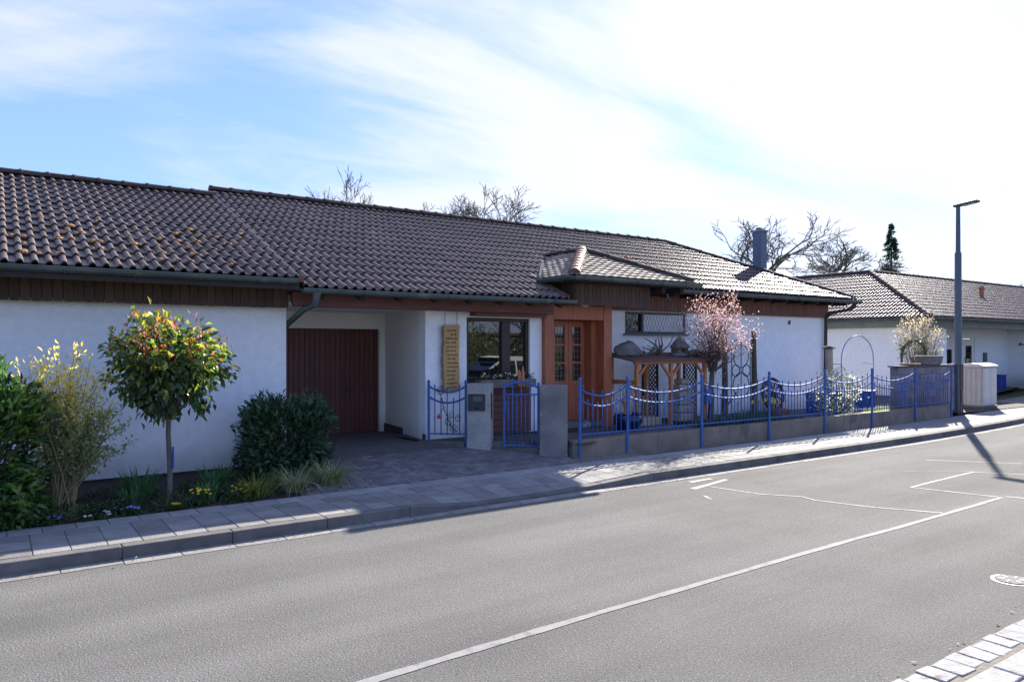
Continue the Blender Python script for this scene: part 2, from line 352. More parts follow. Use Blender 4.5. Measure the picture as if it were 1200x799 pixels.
def leaves_mesh(name, P, D, Nn, Ln, Wd, C, fold=.25, curl=.0):
    """many folded leaf blades: P base, D axis, Nn normal (N,3); Ln, Wd (N,), C (N,3)"""
    n = len(P); D = D/np.maximum(np.linalg.norm(D, axis=1, keepdims=True), 1e-6)
    S = np.cross(D, Nn); S /= np.maximum(np.linalg.norm(S, axis=1, keepdims=True), 1e-6); U = np.cross(S, D)
    Ln = Ln[:, None]; Wd = Wd[:, None]
    v = np.empty((n, 4, 3))
    v[:,0] = P; v[:,1] = P + D*Ln*.5 + S*Wd*.5 + U*Wd*fold; v[:,2] = P + D*Ln - U*Ln*curl; v[:,3] = P + D*Ln*.5 - S*Wd*.5 + U*Wd*fold
    idx = np.arange(n)[:, None]*4
    f = np.concatenate([idx+np.array([[0,1,2]]), idx+np.array([[0,2,3]])], axis=1).reshape(-1)
    me = bpy.data.meshes.new(name)
    me.vertices.add(n*4); me.vertices.foreach_set('co', v.reshape(-1))
    me.loops.add(len(f)); me.loops.foreach_set('vertex_index', f.astype(np.int32))
    me.polygons.add(n*2); me.polygons.foreach_set('loop_start', np.arange(0, n*6, 3, dtype=np.int32))
    me.update(calc_edges=True)
    ca = me.color_attributes.new('col', 'FLOAT_COLOR', 'POINT')
    c4 = np.ones((n, 4, 4)); c4[:, :, :3] = C[:, None, :]
    ca.data.foreach_set('color', c4.reshape(-1))
    return me
def add_leaves(name, me, m, parent):
    off = rootloc(parent); me.transform(Matrix.Translation(-off)); me.materials.append(m)
    o = bpy.data.objects.new(name, me); COL.objects.link(o); o.parent = parent; return o
def unit(n): 
    a = rng.normal(size=(n,3)); return a/np.linalg.norm(a, axis=1, keepdims=True)
def jit(c, n, s=.18):
    c = np.array(c); return np.clip(c[None]*(1+rng.normal(size=(n,1))*s)*(1+rng.normal(size=(n,3))*s*.35), .003, 1)

# ================================================================== LAY OF THE LAND
def bend(x): return 0.0045*max(0.0, x-13.0)**2 if x < 40 else 0.0045*27**2 + (x-40)*.243
KY = 7.78                                   # far kerb face
def drop(x):                                # lowered kerb at the driveway
    if x < 4.0 or x > 7.8: return 0.0
    if x < 5.0: return .085*(x-4.0)
    if x > 6.4: return .085*(7.8-x)/1.4
    return .085
def pave_z(x, y):
    return .12 - drop(x)*max(0.0, 1-(y-7.9)/.8)
struct(MB().add([(-1500,-1500,-.06),(1500,-1500,-.06),(1500,1500,-.06),(-1500,1500,-.06)], [(0,1,2,3)]), 'ground', M['grassland'])
xs = [-60,-20,-6,0,6,13,15,17,19,21,23,25,28,31,34,37,40,50,70,100]
mb = MB()
for i, x in enumerate(xs): mb.v += [(x, 2.0+bend(x)*.8, 0), (x, KY+.14+bend(x), 0)]
mb.f = [(2*i, 2*i+2, 2*i+3, 2*i+1) for i in range(len(xs)-1)]
struct(mb, 'road', M['asphalt'])

# road seams and chalk lines, 4 mm over the asphalt
def strip(pts, w, name, m='chalk'):
    mb = MB(); n = len(pts); ws = w if isinstance(w, (list, tuple)) else [w]*n
    dense = []
    for i in range(n-1):
        a = Vector(pts[i]); b = Vector(pts[i+1]); k = max(2, int((b-a).length/.25))
        for j in range(k): dense.append((a.lerp(b, j/k), ws[i]+(ws[i+1]-ws[i])*j/k))
    dense.append((Vector(pts[-1]), ws[-1]))
    for i, (p, wd) in enumerate(dense):
        d = (dense[min(i+1, len(dense)-1)][0]-dense[max(i-1,0)][0]).normalized(); nrm = Vector((-d.y, d.x))
        wob = .008*math.sin(i*.37)+random.uniform(-.004,.004)
        hw = wd/2*random.uniform(.8,1.15)
        mb.v += [(*(p+nrm*(hw+wob)), .004), (*(p-nrm*(hw-wob)), .004)]
    mb.f = [(2*i, 2*i+2, 2*i+3, 2*i+1) for i in range(len(dense)-1)]
    return tag(mb.build(name, M[m], None), kind='structure')
strip([(1.0,4.06),(1.83,4.11),(4.2,4.2),(7.2,4.25),(10.9,4.30)], [.085,.085,.07,.07,.06], 'road_marking')
strip([(10.90,4.30), (10.63,5.35), (12.72,5.45), (13.19,4.74)], .045, 'road_marking', 'chalk_white')
strip([(10.99,4.31), (11.30,3.63)], .05, 'road_marking', 'chalk_white')
strip([(9.31,4.32), (8.92,4.99), (8.73,5.62), (8.79,5.85), (8.47,6.28), (8.33,7.04)], .04, 'road_marking', 'chalk_white')
strip([(8.01,7.04), (8.99,7.24)], .09, 'road_marking', 'chalk_white')
strip([(8.37,7.42), (8.86,7.42)], .09, 'road_marking', 'chalk_white')
strip([(13.38,6.48), (14.43,5.18)], .04, 'road_marking', 'chalk_white')
strip([(11.86,6.15), (12.81,5.48)], .02, 'road_marking', 'chalk_white')
strip([(7.77,6.63), (7.66,6.44)], .04, 'road_marking', 'chalk_white')

# far kerb: stones one by one
pb_ = MB(); gx = [-60]+[-4+.5*i for i in range(35)]
for x_ in gx:
    for y_ in (KY+.1,7.95,8.25,8.55,8.85,9.16): pb_.v.append((x_, y_, pave_z(x_, y_)-.010))
pb_.f = [(6*i+j, 6*i+j+6, 6*i+j+7, 6*i+j+1) for i in range(len(gx)-1) for j in range(5)]
pav = struct(pb_, 'pavement', M['joint'])
kx = -9.0
while kx < 34:
    x1 = kx+.997; b0, b1 = bend(kx), bend(x1); a0, a1 = .12-drop(kx), .12-drop(x1)
    mb = MB().add([(kx,KY+b0,-.05),(x1,KY+b1,-.05),(x1,KY+.15+b1,-.05),(kx,KY+.15+b0,-.05),
                   (kx,KY+b0+.012,a0),(x1,KY+b1+.012,a1),(x1,KY+.15+b1,a1),(kx,KY+.15+b0,a0)],
                  [(0,3,2,1),(4,5,6,7),(0,1,5,4),(1,2,6,5),(2,3,7,6),(3,0,4,7)])
    mb.build('kerb_stone', M['kerb'], pav, bevel=.012); kx += 1.0
kx = -9.0                                    # light stone strip along the kerb foot
while kx < 30:
    mb = MB(); L_ = .49; w = .19*random.uniform(.85,1.05)
    mb.add([(kx,KY-w+bend(kx),.004),(kx+L_,KY-w*random.uniform(.85,1.1)+bend(kx+L_),.004),(kx+L_,KY+.02+bend(kx+L_),.006),(kx,KY+.02+bend(kx),.006)], [(0,1,2,3)])
    mb.build('gutter_stone', M['gutterstone'], pav); kx += .5
# paving slabs, four rows
SW = .30; rows = [7.935, 8.235, 8.535, 8.835]
far = MB()
def slab(mb, x0, x1, y0, y1, g=.004, h=0.0):
    b0, b1 = bend(x0), bend(x1)
    c = [(x0+g,y0+g,b0),(x1-g,y0+g,b1),(x1-g,y1-g,b1),(x0+g,y1-g,b0)]
    top = [(x, y+b, pave_z(x, y)+h+random.uniform(-.0025,.0025)) for x, y, b in c]
    bot = [(x, y, z-.05) for x, y, z in top]
    return mb.add(bot+top, [(4,5,6,7),(0,1,5,4),(1,2,6,5),(2,3,7,6),(3,0,4,7)])
for ri, y0 in enumerate(rows):
    for i in range(-10, 110):
        x0 = i*SW + (.0 if ri != 3 else .12); near = -3.0 < x0 < 16
        m_ = M['slab_l'] if ri == 3 else M['slab']
        if near: slab(MB(), x0, x0+SW, y0, y0+SW).build('paving_slab', m_, pav, bevel=.003, seg=1)
        else: slab(far, x0, x0+SW, y0, y0+SW)
tag(far.build('paving_slab', M['slab'], pav), kind='stuff')
mb = MB()
for i in range(int((34-13)/1)):
    x0, x1 = 13+i, 14+i
    mb.add([(x0,KY+.14+bend(x0),.075),(x1,KY+.14+bend(x1),.075),(x1,10.4+bend(x1),.075),(x0,10.4+bend(x0),.075)], [(0,1,2,3)])
struct(mb, 'pavement_bed', M['joint'])

# driveway: pavers near the pavement, dark surface up to the garage
def drive_z(y): 
    if y < 9.14: return .12
    if y < 11.1: return .12 + .26*(y-9.14)/1.96
    return .38 - .05*(y-11.1)/2.2
drv = struct(MB().add([(3.2,9.14,.105),(9.2,9.14,.105),(9.2,10.62,drive_z(10.62)-.012),(3.2,10.62,drive_z(10.62)-.012)], [(0,1,2,3)]), 'driveway', M['joint'])
n_p = 0
for r in range(14):
    y0 = 9.145 + r*.105
    for i in range(22):
        x0 = 3.25 + i*.205 + (.1 if r % 2 else 0); 
        if x0+.2 > 7.55 - max(0, (y0-9.5))*.98 + .5: continue
        z0, z1 = drive_z(y0), drive_z(y0+.1); e = random.uniform(0,.003)
        mb = MB().add([(x0,y0,z0-.03),(x0+.198,y0,z0-.03),(x0+.198,y0+.098,z1-.03),(x0,y0+.098,z1-.03),(x0,y0,z0+e),(x0+.198,y0,z0+e),(x0+.198,y0+.098,z1+e),(x0,y0+.098,z1+e)],
                      [(4,5,6,7),(0,1,5,4),(1,2,6,5),(2,3,7,6),(3,0,4,7)])
        mb.build('paver', M['paver'], drv, bevel=.005, seg=1); n_p += 1
struct(MB().add([(3.2,10.62,drive_z(10.62)),(6.9,10.62,drive_z(10.62)),(6.9,11.1,.38),(3.2,11.1,.38),(6.9,13.6,.33),(3.2,13.6,.33)], [(0,1,2,3),(3,2,4,5)]), 'driveway_apron', M['drive'])

# front yard
def yard_z(x): return .40 if x < 9 else (.40-.13*(x-9)/6 if x < 15 else .27)
mb = MB(); ys = [7.3,8,9,10,11,12,13,14,15,16,18,20,22.4,24,27]
for i, x in enumerate(ys):
    z = yard_z(x)
    if x > 20.8: z = .16
    fy = 9.62 if x > 8.0 else (10.55-(x-6.6)*.9)
    mb.v += [(x, fy, z-.02), (x, 11.0, z), (x, 16 if x > 19.3 else 12.3, z+.01)]
for i in range(len(ys)-1):
    for j in (0,1): a = 3*i+j; mb.f.append((a, a+3, a+4, a+1))
struct(mb, 'front_yard', M['soil'])
struct(MB().add([(5.9,11.3,.405),(6.9,10.55,.405),(7.75,9.66,.40),(11.3,9.66,.385),(11.6,12.1,.385),(5.9,12.1,.405)], [(0,1,2,3,4,5)]), 'patio', M['patio'])
struct(MB().beam((5.95,11.22,.25),(7.70,9.72,.25),.10,.30), 'patio_edge', M['kerb'])
struct(MB().add([(12.6,11.0,.335),(14.6,11.2,.31),(15.4,9.66,.285),(17.8,9.66,.285),(17.8,12.2,.285),(12.6,12.2,.335)], [(0,1,2,3,4,5)]), 'yard_path', M['patio'])
struct(MB().add([(-9,9.13,.10),(3.25,9.13,.10),(3.25,10.0,.19),(-9,10.0,.20),(3.25,11.3,.20),(-9,11.3,.26)], [(0,1,2,3),(3,2,4,5)]), 'flower_bed', M['soil'])
struct(MB().add([(20.8,10.5,.15),(60,19,.15),(60,30,.2),(20.8,30,.2)], [(0,1,2,3)]), 'lawn', M['grassland'])

# near side of the road: setts, kerb, pavement
near = struct(MB().add([(-30,-1.2,.03),(60,-1.2,.03),(60,2.05,.03),(-30,2.05,.03)], [(0,1,2,3)]), 'near_pavement', M['joint'])
x = .6
while x < 11:
    w = random.uniform(.15,.19); d = .185
    y1 = 2.295+random.uniform(-.015,.015); mb = MB()
    c = [(x,y1-d),(x+w-.011,y1-d+random.uniform(-.01,.01)),(x+w-.011+random.uniform(-.005,.005),y1),(x+random.uniform(-.01,.01),y1)]
    mb.add([(a,b,-.03) for a,b in c]+[(a,b,.014+random.uniform(-.003,.006)) for a,b in c], [(0,3,2,1),(4,5,6,7),(0,1,5,4),(1,2,6,5),(2,3,7,6),(3,0,4,7)])
    mb.build('sett', M['sett'], near, bevel=.007); x += w
x = .0
while x < 12:
    MB().box(x, x+.985, 1.86, 2.03, -.02, .05).build('kerb_stone', M['sett'], near, bevel=.01); x += 1.0
MB().add([(-6,2.0,.009),(14,2.0,.009),(14,2.30,.009),(-6,2.30,.009)], [(0,1,2,3)]).build('joint_bed', M['joint'], near)
for r in range(5):
    for i in range(34):
        x0 = 1.2+i*.215+(.1 if r % 2 else 0); y0 = 1.85-.11-r*.11
        MB().box(x0, x0+.208, y0, y0+.103, -.0, .05+random.uniform(0,.003)).build('paver', M['slab'], near, bevel=.006, seg=1)
mh = empty('manhole_cover', (7.12,2.74,0), 'round worn metal manhole cover sunk in the asphalt near the white setts', 'manhole')
MB().lathe([(.155,.0),(.155,.003),(.15,.004)], (7.12,2.74,.001), 32).build('frame_ring', M['iron'], mh)
MB().lathe([(.13,.0),(.13,.006),(.125,.008)], (7.12,2.74,.004), 32).build('lid', M['ironlid'], mh)
for k in range(6):
    MB().obox((7.12+.075*math.cos(k*1.05), 2.74+.075*math.sin(k*1.05), .0135), (.05,.012,.003), k*1.05).build('rib', M['iron'], mh)

# ================================================================== ROOFS
TW, TL = .30, .375
PX = [0,.016,.034,.056,.074,.084,.15,.166,.184,.206,.224,.234,.30]; PZ = [.0,.030,.045,.045,.030,.002,.0,.030,.045,.045,.030,.002,.0]
PXF = [0,.05,.10,.15,.20,.25,.30]; PZF = [.004,.010,.012,.010,.004,.002,.004]      # flatter tile of the canopy
def tile_mb(tw=TW, tl=TL, flat=False):
    PX, PZ = (PXF, PZF) if flat else (globals()['PX'], globals()['PZ'])
    mb = MB(); n = len(PX); sx = tw/.30
    lo, hi = -.03, tl+.01
    for (y, dz) in ((lo,.036),(hi,.006)):
        for x, z in zip(PX, PZ): mb.v.append((x*sx, y, z+dz))
    for x, z in zip(PX, PZ): mb.v.append((x*sx, lo+.004, z+.036-.024))
    for i in range(n-1):
        mb.f.append((i, i+1, n+i+1, n+i)); mb.f.append((2*n+i, 2*n+i+1, i+1, i))
    return mb
def tile_mesh(m, tw=TW, tl=TL, flat=False):
    mb = tile_mb(tw, tl, flat); me = bpy.data.meshes.new('roof_tile'); me.from_pydata(mb.v, [], mb.f); me.shade_smooth(); me.materials.append(m)
    try: me.set_sharp_from_angle(angle=R(45))
    except Exception: pass
    return me
def poly_clip_status(poly, pts):
    """poly convex CCW in (u,w); returns 1 inside, 0 crossing, -1 outside"""
    allin = True
    for i in range(len(poly)):
        a, b = poly[i], poly[(i+1) % len(poly)]
        sgn = [(b[0]-a[0])*(p[1]-a[1])-(b[1]-a[1])*(p[0]-a[0]) for p in pts]
        if max(sgn) <= 1e-4: return -1
        if min(sgn) < -1e-4: allin = False
    return 1 if allin else 0
class RoofFace:
    """one plane of a roof: origin at the eave, u along the eave, up the slope w"""
    def __init__(s, o, u, up):
        s.o = Vector(o); s.u = Vector(u).normalized(); s.w = Vector(up).normalized(); s.n = s.u.cross(s.w).normalized()
        s.m = Matrix.Translation(s.o) @ Matrix((s.u, s.w, s.n)).transposed().to_4x4()
    def uw(s, p): d = Vector(p)-s.o; return (d.dot(s.u), d.dot(s.w))
def tile_roof(roof, faces, m, limit=300, tw=TW, tl=TL, flat=False):
    """faces: (RoofFace, convex polygon in uw, first course, u offset). nearest tiles single, the rest one stuff mesh"""
    me = tile_mesh(m, tw, tl, flat); todo = []
    for fc, poly, u0 in faces:
        us = [p[0] for p in poly]; wsv = [p[1] for p in poly]
        i0 = math.floor((min(us)-u0)/tw)-1; i1 = math.ceil((max(us)-u0)/tw)+1
        j0 = math.floor(min(wsv)/tl); j1 = math.ceil(max(wsv)/tl)
        for j in range(j0, j1):
            for i in range(i0, i1):
                a, b = u0+i*tw, j*tl
                st = poly_clip_status(poly, [(a+.004,b+.004),(a+tw-.004,b+.004),(a+tw-.004,b+tl-.004),(a+.004,b+tl-.004)])
                if st < 0: continue
                mw = fc.m @ Matrix.Translation((a, b, 0)); c = fc.m @ Vector((a+tw/2, b+tl/2, 0))
                todo.append(((c-Vector((0,0,EYE))).length, st, mw, fc, poly, a, b))
    todo.sort(key=lambda t: t[0])
    rest = bmesh.new(); nrest = 0
    for k, (d, st, mw, fc, poly, a, b) in enumerate(todo):
        jt = Matrix.Translation((0,0,random.uniform(-.003,.004))) @ Matrix.Rotation(random.uniform(-.012,.012), 4, 'Z')
        if st == 1 and k < limit:
            o = inst('roof_tile', me, roof, mw @ jt)
        else:
            tm = me
            if st == 0:
                bm = bmesh.new(); bm.from_mesh(me)
                for i in range(len(poly)):
                    p, q = poly[i], poly[(i+1) % len(poly)]
                    nrm = Vector((q[1]-p[1], -(q[0]-p[0]), 0)); nrm.normalize()
                    bmesh.ops.bisect_plane(bm, geom=bm.verts[:]+bm.edges[:]+bm.faces[:], plane_co=(p[0]-a, p[1]-b-(.03 if abs(nrm.y) > .9 and nrm.y < 0 else 0), 0), plane_no=nrm, clear_outer=True)
                tm = bpy.data.meshes.new('t'); bm.to_mesh(tm); bm.free()
                tm.transform(mw @ jt)
                if len(tm.vertices) and k < limit:
                    tm.name = 'roof_tile_cut'; tm.transform(Matrix.Translation(-rootloc(roof)))
                    if not tm.materials: tm.materials.append(m)
                    o = bpy.data.objects.new('roof_tile', tm); COL.objects.link(o); o.parent = roof; continue
                rest.from_mesh(tm); bpy.data.meshes.remove(tm); nrest += 1; continue
            tm = me.copy(); tm.transform(mw @ jt); rest.from_mesh(tm); bpy.data.meshes.remove(tm); nrest += 1
    if nrest:
        rm = bpy.data.meshes.new('roof_tiles'); rest.to_mesh(rm); rm.transform(Matrix.Translation(-rootloc(roof)))
        if not rm.materials: rm.materials.append(m)
        o = bpy.data.objects.new('roof_tile', rm); COL.objects.link(o); o.parent = roof; o['kind'] = 'stuff'
    rest.free()
def ridge_caps(roof, a, b, m, r=.118, L_=.40, name='ridge_tile'):
    """half-round ridge tiles laid from a to b, each overlapping the last"""
    a = Vector(a); b = Vector(b); d = b-a; n = max(1, round(d.length/L_)); st = d/n; dn = d.normalized()
    sd = dn.cross(Vector((0,0,1))).normalized(); up = sd.cross(dn)
    mb = MB(); k = 7; l = st.length+.035
    for y, rr in ((0, r*1.10), (.05, r*1.10), (.055, r), (l, r*.94)):
        for i in range(k):
            t = math.pi*(i/(k-1)); mb.v.append((y, rr*math.cos(t), rr*.82*math.sin(t)-.01))
    for j in range(3):
        for i in range(k-1): q = j*k+i; mb.f.append((q, q+1, q+k+1, q+k))
    mb.f.append(tuple(range(k)))
    me = mb.mesh('ridge_tile'); me.materials.append(m); me.shade_smooth()
    try: me.set_sharp_from_angle(angle=R(50))
    except Exception: pass
    base = Matrix((dn, sd, up)).transposed().to_4x4()
    for i in range(n):
        inst(name, me, roof, Matrix.Translation(a+st*i+Vector((0,0,random.uniform(-.004,.004)))) @ base)
def gutter(parent, a, b, m, r=.068, ends=True):
    a = Vector(a); b = Vector(b); d = (b-a).normalized(); sd = d.cross(Vector((0,0,1))).normalized()
    mb = MB(); k = 9
    ring = [(math.cos(t)*rr, math.sin(t)*rr) for rr, ts in ((r, [math.pi+math.pi*i/(k-1) for i in range(k)]), (r-.006, [2*math.pi-math.pi*i/(k-1) for i in range(k)])) for t in ts]
    n = len(ring)
    for p in (a, b):
        for s_, z in ring: mb.v.append(tuple(p+sd*s_+Vector((0,0,z))))
    for i in range(n): mb.f.append((i, (i+1) % n, n+(i+1) % n, n+i))
    mb.f.append(tuple(range(n))); mb.f.append(tuple(range(2*n-1, n-1, -1)))
    mb.tube([a+sd*(-r), b+sd*(-r)], .011, 6); mb.tube([a+sd*r, b+sd*r], .011, 6)
    if ends:
        for p in (a, b):
            k0 = len(mb.v); mb.v += [tuple(p+sd*math.cos(math.pi+math.pi*i/8)*(r)+Vector((0,0,math.sin(math.pi+math.pi*i/8)*r))) for i in range(9)]; mb.f.append(tuple(range(k0,k0+9)))
    g = mb.build('gutter', m, parent, smooth=True)
    l = (b-a).length; nb = int(l/.8)
    for i in range(nb+1):
        p = a+d*(l*(i+.3)/(nb+1)); w = MB()
        w.tube([p+sd*math.cos(t)*(r+.006)+Vector((0,0,math.sin(t)*(r+.006))) for t in [math.pi+math.pi*j/8 for j in range(9)]], .009, 5)
        w.build('bracket', m, g)
    return g

# ================================================================== LEFT BUNGALOW
lb = empty('bungalow', (-2,11.15,.0), 'bungalow with windowless white wall, dark board strip and mossy tiled roof behind the flower bed', 'house')
YW = 11.15
MB().box(-8, 3.64, YW, 11.4, .24, 2.85).build('wall', M['plaster'], lb)
MB().box(-8, 3.60, YW+.03, 11.4, .0, .24).build('plinth', M['plinth'], lb)
MB().box(3.40, 3.62, 11.4, 19.8, .0, 2.85).build('side_wall', M['plaster'], lb)
MB().box(-8, 3.4, 19.6, 19.8, 0, 2.85).build('back_wall', M['plaster'], lb)
PL = .40; ze, ye, yr = 2.96, 10.5, 15.4; zr = ze+PL*(yr-ye)
def zl(y): return ze+PL*(y-ye)
rf = MB().prism([(ye+.02,ze-.06),(yr,zr-.06),(2*yr-ye,ze-.06),(2*yr-ye,ze-.01),(yr,zr-.005),(ye+.02,ze-.005)], 'x', -8, 3.57).build('roof', M['deck'], lb)
lf = RoofFace((-8,ye,ze), (1,0,0), (0,1,PL)); Ls = math.hypot(yr-ye, zr-ze)
tile_roof(rf, [(lf, [(0,0),(11.57,0),(11.57,Ls),(0,Ls)], -.03)], M['tile'])
ridge_caps(rf, (-8,yr,zr+.045), (3.56,yr,zr+.045), M['ridge'])
# verge flashing against the next roof
mb = MB(); nn = lf.n
mb.prism([(ye-.02,ze+.02),(yr,zr+.02),(yr,zr+.05),(ye-.02,ze+.05)], 'x', 3.575, 3.615)
mb.build('verge_flashing', M['flash'], rf)
MB().obox((3.62,ye+.02,ze-.005), (.08,.22,.10)).build('verge_board', M['beam'], rf, bevel=.006)
# two ventilator tiles and moss
for (u_, w_) in ((5.0,.95),(7.35,.95)):
    c = lf.m @ Vector((u_, w_, .06)); mb = MB()
    mb.obox(c, (.26,.22,.05), m=lf.m.to_3x3()); mb.prism([(-.13,0),(.13,0),(.10,.07),(-.10,.07)], 'y', 0, .02)
    mb.v[-8:] = [tuple(lf.m @ Vector((u_+p[0], w_-.12+p[1]*3, .05+p[2]))) for p in mb.v[-8:]]
    mb.build('vent_tile', M['ridge'], rf, bevel=.02)
ms = MB()
for _ in range(150):
    cu, cw = random.choice([(5.6,1.6,),(8.7,1.2),(10.3,.7),(7.2,.7),(9.2,1.5),(4.8,2.5),(6.2,2.1),(10.5,1.7)])
    u_, w_ = cu+random.gauss(0,.45), cw+random.gauss(0,.4)
    if not (0 < u_ < 11.4 and .05 < w_ < Ls-.2): continue
    w_ = round(w_/TL)*TL-.025+random.uniform(-.01,.03); s_ = random.uniform(.015,.05)
    c = lf.m @ Vector((u_, w_, .055)); k0 = len(ms.v)
    ms.lathe([(s_,0),(s_*1.1,.15*s_),(s_*.7,.38*s_),(.1*s_,.48*s_)], (0,0,0), 7)
    ms.v[k0:] = [tuple(c + lf.m.to_3x3() @ (Vector(v)*random.uniform(.8,1.2))) for v in ms.v[k0:]]
tag(ms.build('moss', M['moss'], rf), kind='stuff')
gutter(lb, (-8,ye-.07,ze-.02), (3.56,ye-.07,ze-.02), M['zinc'], .072)
cl = MB().box(-8, 3.62, 10.985, 11.15, 2.60, 2.93).build('cladding', M['rafter'], lb)
MB().box(-8, 3.60, 10.44, 10.46, 2.80, 2.93).build('eave_board', M['rafter'], lb)
me = finish_mesh(MB().box(-.054,.054, 0,.022, -.185,.185), M['clad'], 'cladding_board')
for i in range(101):
    x_ = -8+.115*i+.057
    if x_ > 3.66: break
    inst('cladding_board', me, cl, Matrix.Translation((x_, 10.96+random.uniform(0,.006), 2.745+random.uniform(-.004,.004))))

# ================================================================== MIDDLE BUNGALOW (the subject)
hb = empty('bungalow', (9,11.2,.35), 'bungalow with garage recess, red timber door, canopy and dark pantile roof behind blue fence', 'house')
PM = .42; me_y, me_z, mr_y = 10.45, 2.83, 15.9; mr_z = me_z+PM*(mr_y-me_y); CS = math.cos(math.atan(PM))
def zm(y): return me_z+PM*(y-me_y)
w1 = 3*TL;  ly = me_y+w1*CS; lz = zm(ly)                      # eave of the right-hand part
XL, XE, XR1, XC = 3.64, 8.55, 16.75, 19.75                   # verge, end of low eave, ridge end, hip corner
Lm = math.hypot(mr_y-me_y, mr_z-me_z)
# walls
w = MB()
w.box(6.02, 6.84, 11.16, 11.4, .35, 2.72)                    # left of the window
w.box(6.84, 8.22, 11.17, 11.4, .35, 1.37)
w.box(6.84, 8.22, 11.16, 11.4, 2.50, 2.72)
w.box(8.22, 8.52, 11.16, 11.4, .35, 2.72)
w.box(10.30, 11.50, 12.05, 12.3, .2, 2.84)
w.box(11.50, 13.45, 12.05, 12.3, .2, 2.27)
w.box(11.50, 13.45, 12.05, 12.3, 2.76, 2.84)
w.box(13.45, 19.2, 12.05, 12.3, .2, 2.84)
w.box(8.52, 10.14, 11.75, 11.95, .35, 2.72); w.box(10.14, 10.30, 11.42, 12.3, .2, 2.84); w.box(8.42,8.52,11.4,11.95,.35,2.72)
w.box(18.95, 19.2, 12.3, 20, .2, 2.84)
w.build('wall', M['plaster'], hb)
MB().box(3.66, 18.95, 20, 20.2, .2, 2.84).build('back_wall', M['plaster'], hb)
mb = MB()                                                    # garage recess
mb.prism([(6.02,11.4),(6.20,11.4),(6.45,13.3),(6.28,13.3)], 'z', .30, 2.62)
mb.box(3.62, 6.45, 13.3, 13.5, 2.32, 2.80)
mb.box(6.17, 6.45, 13.3, 13.5, .30, 2.32)
mb.build('garage_wall', M['cream'], hb)
MB().box(3.63, 6.4, 11.0, 13.3, 2.62, 2.66).build('garage_ceiling', M['cream'], hb)
MB().prism([(6.005,11.145),(6.02,11.145),(6.275,13.3),(6.26,13.3)], 'z', .30, .50).build('plinth', M['plinth'], hb)
gd = MB().box(3.60, 6.17, 13.40, 13.44, .33, 2.32).build('garage_door', M['rafter'], hb)
me = finish_mesh(MB().box(-.0445,.0445,-.014,.014,-.985,.985), M['garage'], 'door_board')
for i in range(26):
    inst('door_board', me, gd, Matrix.Translation((3.67+i*.0985, 13.385+random.uniform(-.002,.002), 1.325)))
MB().obox((5.55,13.36,1.15), (.10,.03,.03)).build('handle', M['black'], gd)
# beam, rafters, ceiling over the recess
MB().prism([(3.62,2.66),(3.66,2.58),(8.50,2.58),(8.50,2.80),(3.62,2.80)], 'y', 10.78, 10.92).build('eave_beam', M['beam'], hb, bevel=.01)
for i in range(8):
    x_ = 3.95+i*.64
    MB().add([(x_-.045,10.50,zm(10.5)-.17),(x_+.045,10.50,zm(10.5)-.17),(x_+.045,11.2,zm(11.2)-.17),(x_-.045,11.2,zm(11.2)-.17),
              (x_-.045,10.50,zm(10.5)-.06),(x_+.045,10.50,zm(10.5)-.06),(x_+.045,11.2,zm(11.2)-.06),(x_-.045,11.2,zm(11.2)-.06)],
             [(0,3,2,1),(4,5,6,7),(0,1,5,4),(1,2,6,5),(2,3,7,6),(3,0,4,7)]).build('rafter', M['rafter'], hb)
MB().box(3.66, 8.5, 10.93, 11.16, 2.78, 2.82).build('soffit', M['rafter'], hb)
MB().box(6.9, 8.45, 10.93, 11.14, 2.52, 2.60).build('lintel_board', M['beam'], hb)
# roof deck
rd = MB()
def deck(pts): 
    k = [(x, y, z-.012) for x, y, z in pts]; lo_ = [(x, y, z-.06) for x, y, z in pts]; n = len(k)
    rd.add(k+lo_, [tuple(range(n)), tuple(range(2*n-1,n-1,-1))]+[(i,(i+1)%n,n+(i+1)%n,n+i) for i in range(n)])
deck([(XL,me_y,me_z),(XE,me_y,me_z),(XE,ly,lz),(XL,ly,lz)])
deck([(XL,ly,lz),(XC,ly,lz),(XR1,mr_y,mr_z),(XL,mr_y,mr_z)])
deck([(XC,ly,lz),(XC,2*mr_y-ly,lz),(XR1,mr_y,mr_z)])
deck([(XC,2*mr_y-ly,lz),(XL,2*mr_y-ly,lz),(XL,mr_y,mr_z),(XR1,mr_y,mr_z)])
hr = rd.build('roof', M['deck'], hb)
mf = RoofFace((XL,me_y,me_z), (1,0,0), (0,1,PM))
hs = (XC-XR1)
rfc = RoofFace((XC,ly,lz), (0,1,0), (-hs,0,mr_z-lz)); hl = math.hypot(hs, mr_z-lz)
tile_roof(hr, [(mf, [(0,0),(XE-XL,0),(XE-XL,w1),(0,w1)], 0), (mf, [(0,w1),(XC-XL,w1),(XR1-XL,Lm),(0,Lm)], 0)], M['tile'])
ridge_caps(hr, (XL-.02,mr_y,mr_z+.05), (XR1+.1,mr_y,mr_z+.05), M['ridge'])
ridge_caps(hr, (XC,ly,lz+.05), (XR1,mr_y,mr_z+.06), M['ridge'], .105)
MB().prism([(me_y-.01,me_z-.03),(ly+.1,zm(ly+.1)-.03),(ly+.1,zm(ly+.1)+.085),(me_y-.01,me_z+.085)], 'x', XE, XE+.03).build('verge_board', M['ridge_or'], hr)
for (u_, w_) in ((9.2,3.9),(6.0,4.2)):
    pass
g = gutter(hb, (XL-.02,me_y-.07,me_z-.02), (XE+.12,me_y-.07,me_z-.02), M['zinc'], .07)
gutter(hb, (11.1,ly-.07,lz-.03), (XC+.15,ly-.07,lz-.03), M['zinc'], .07)
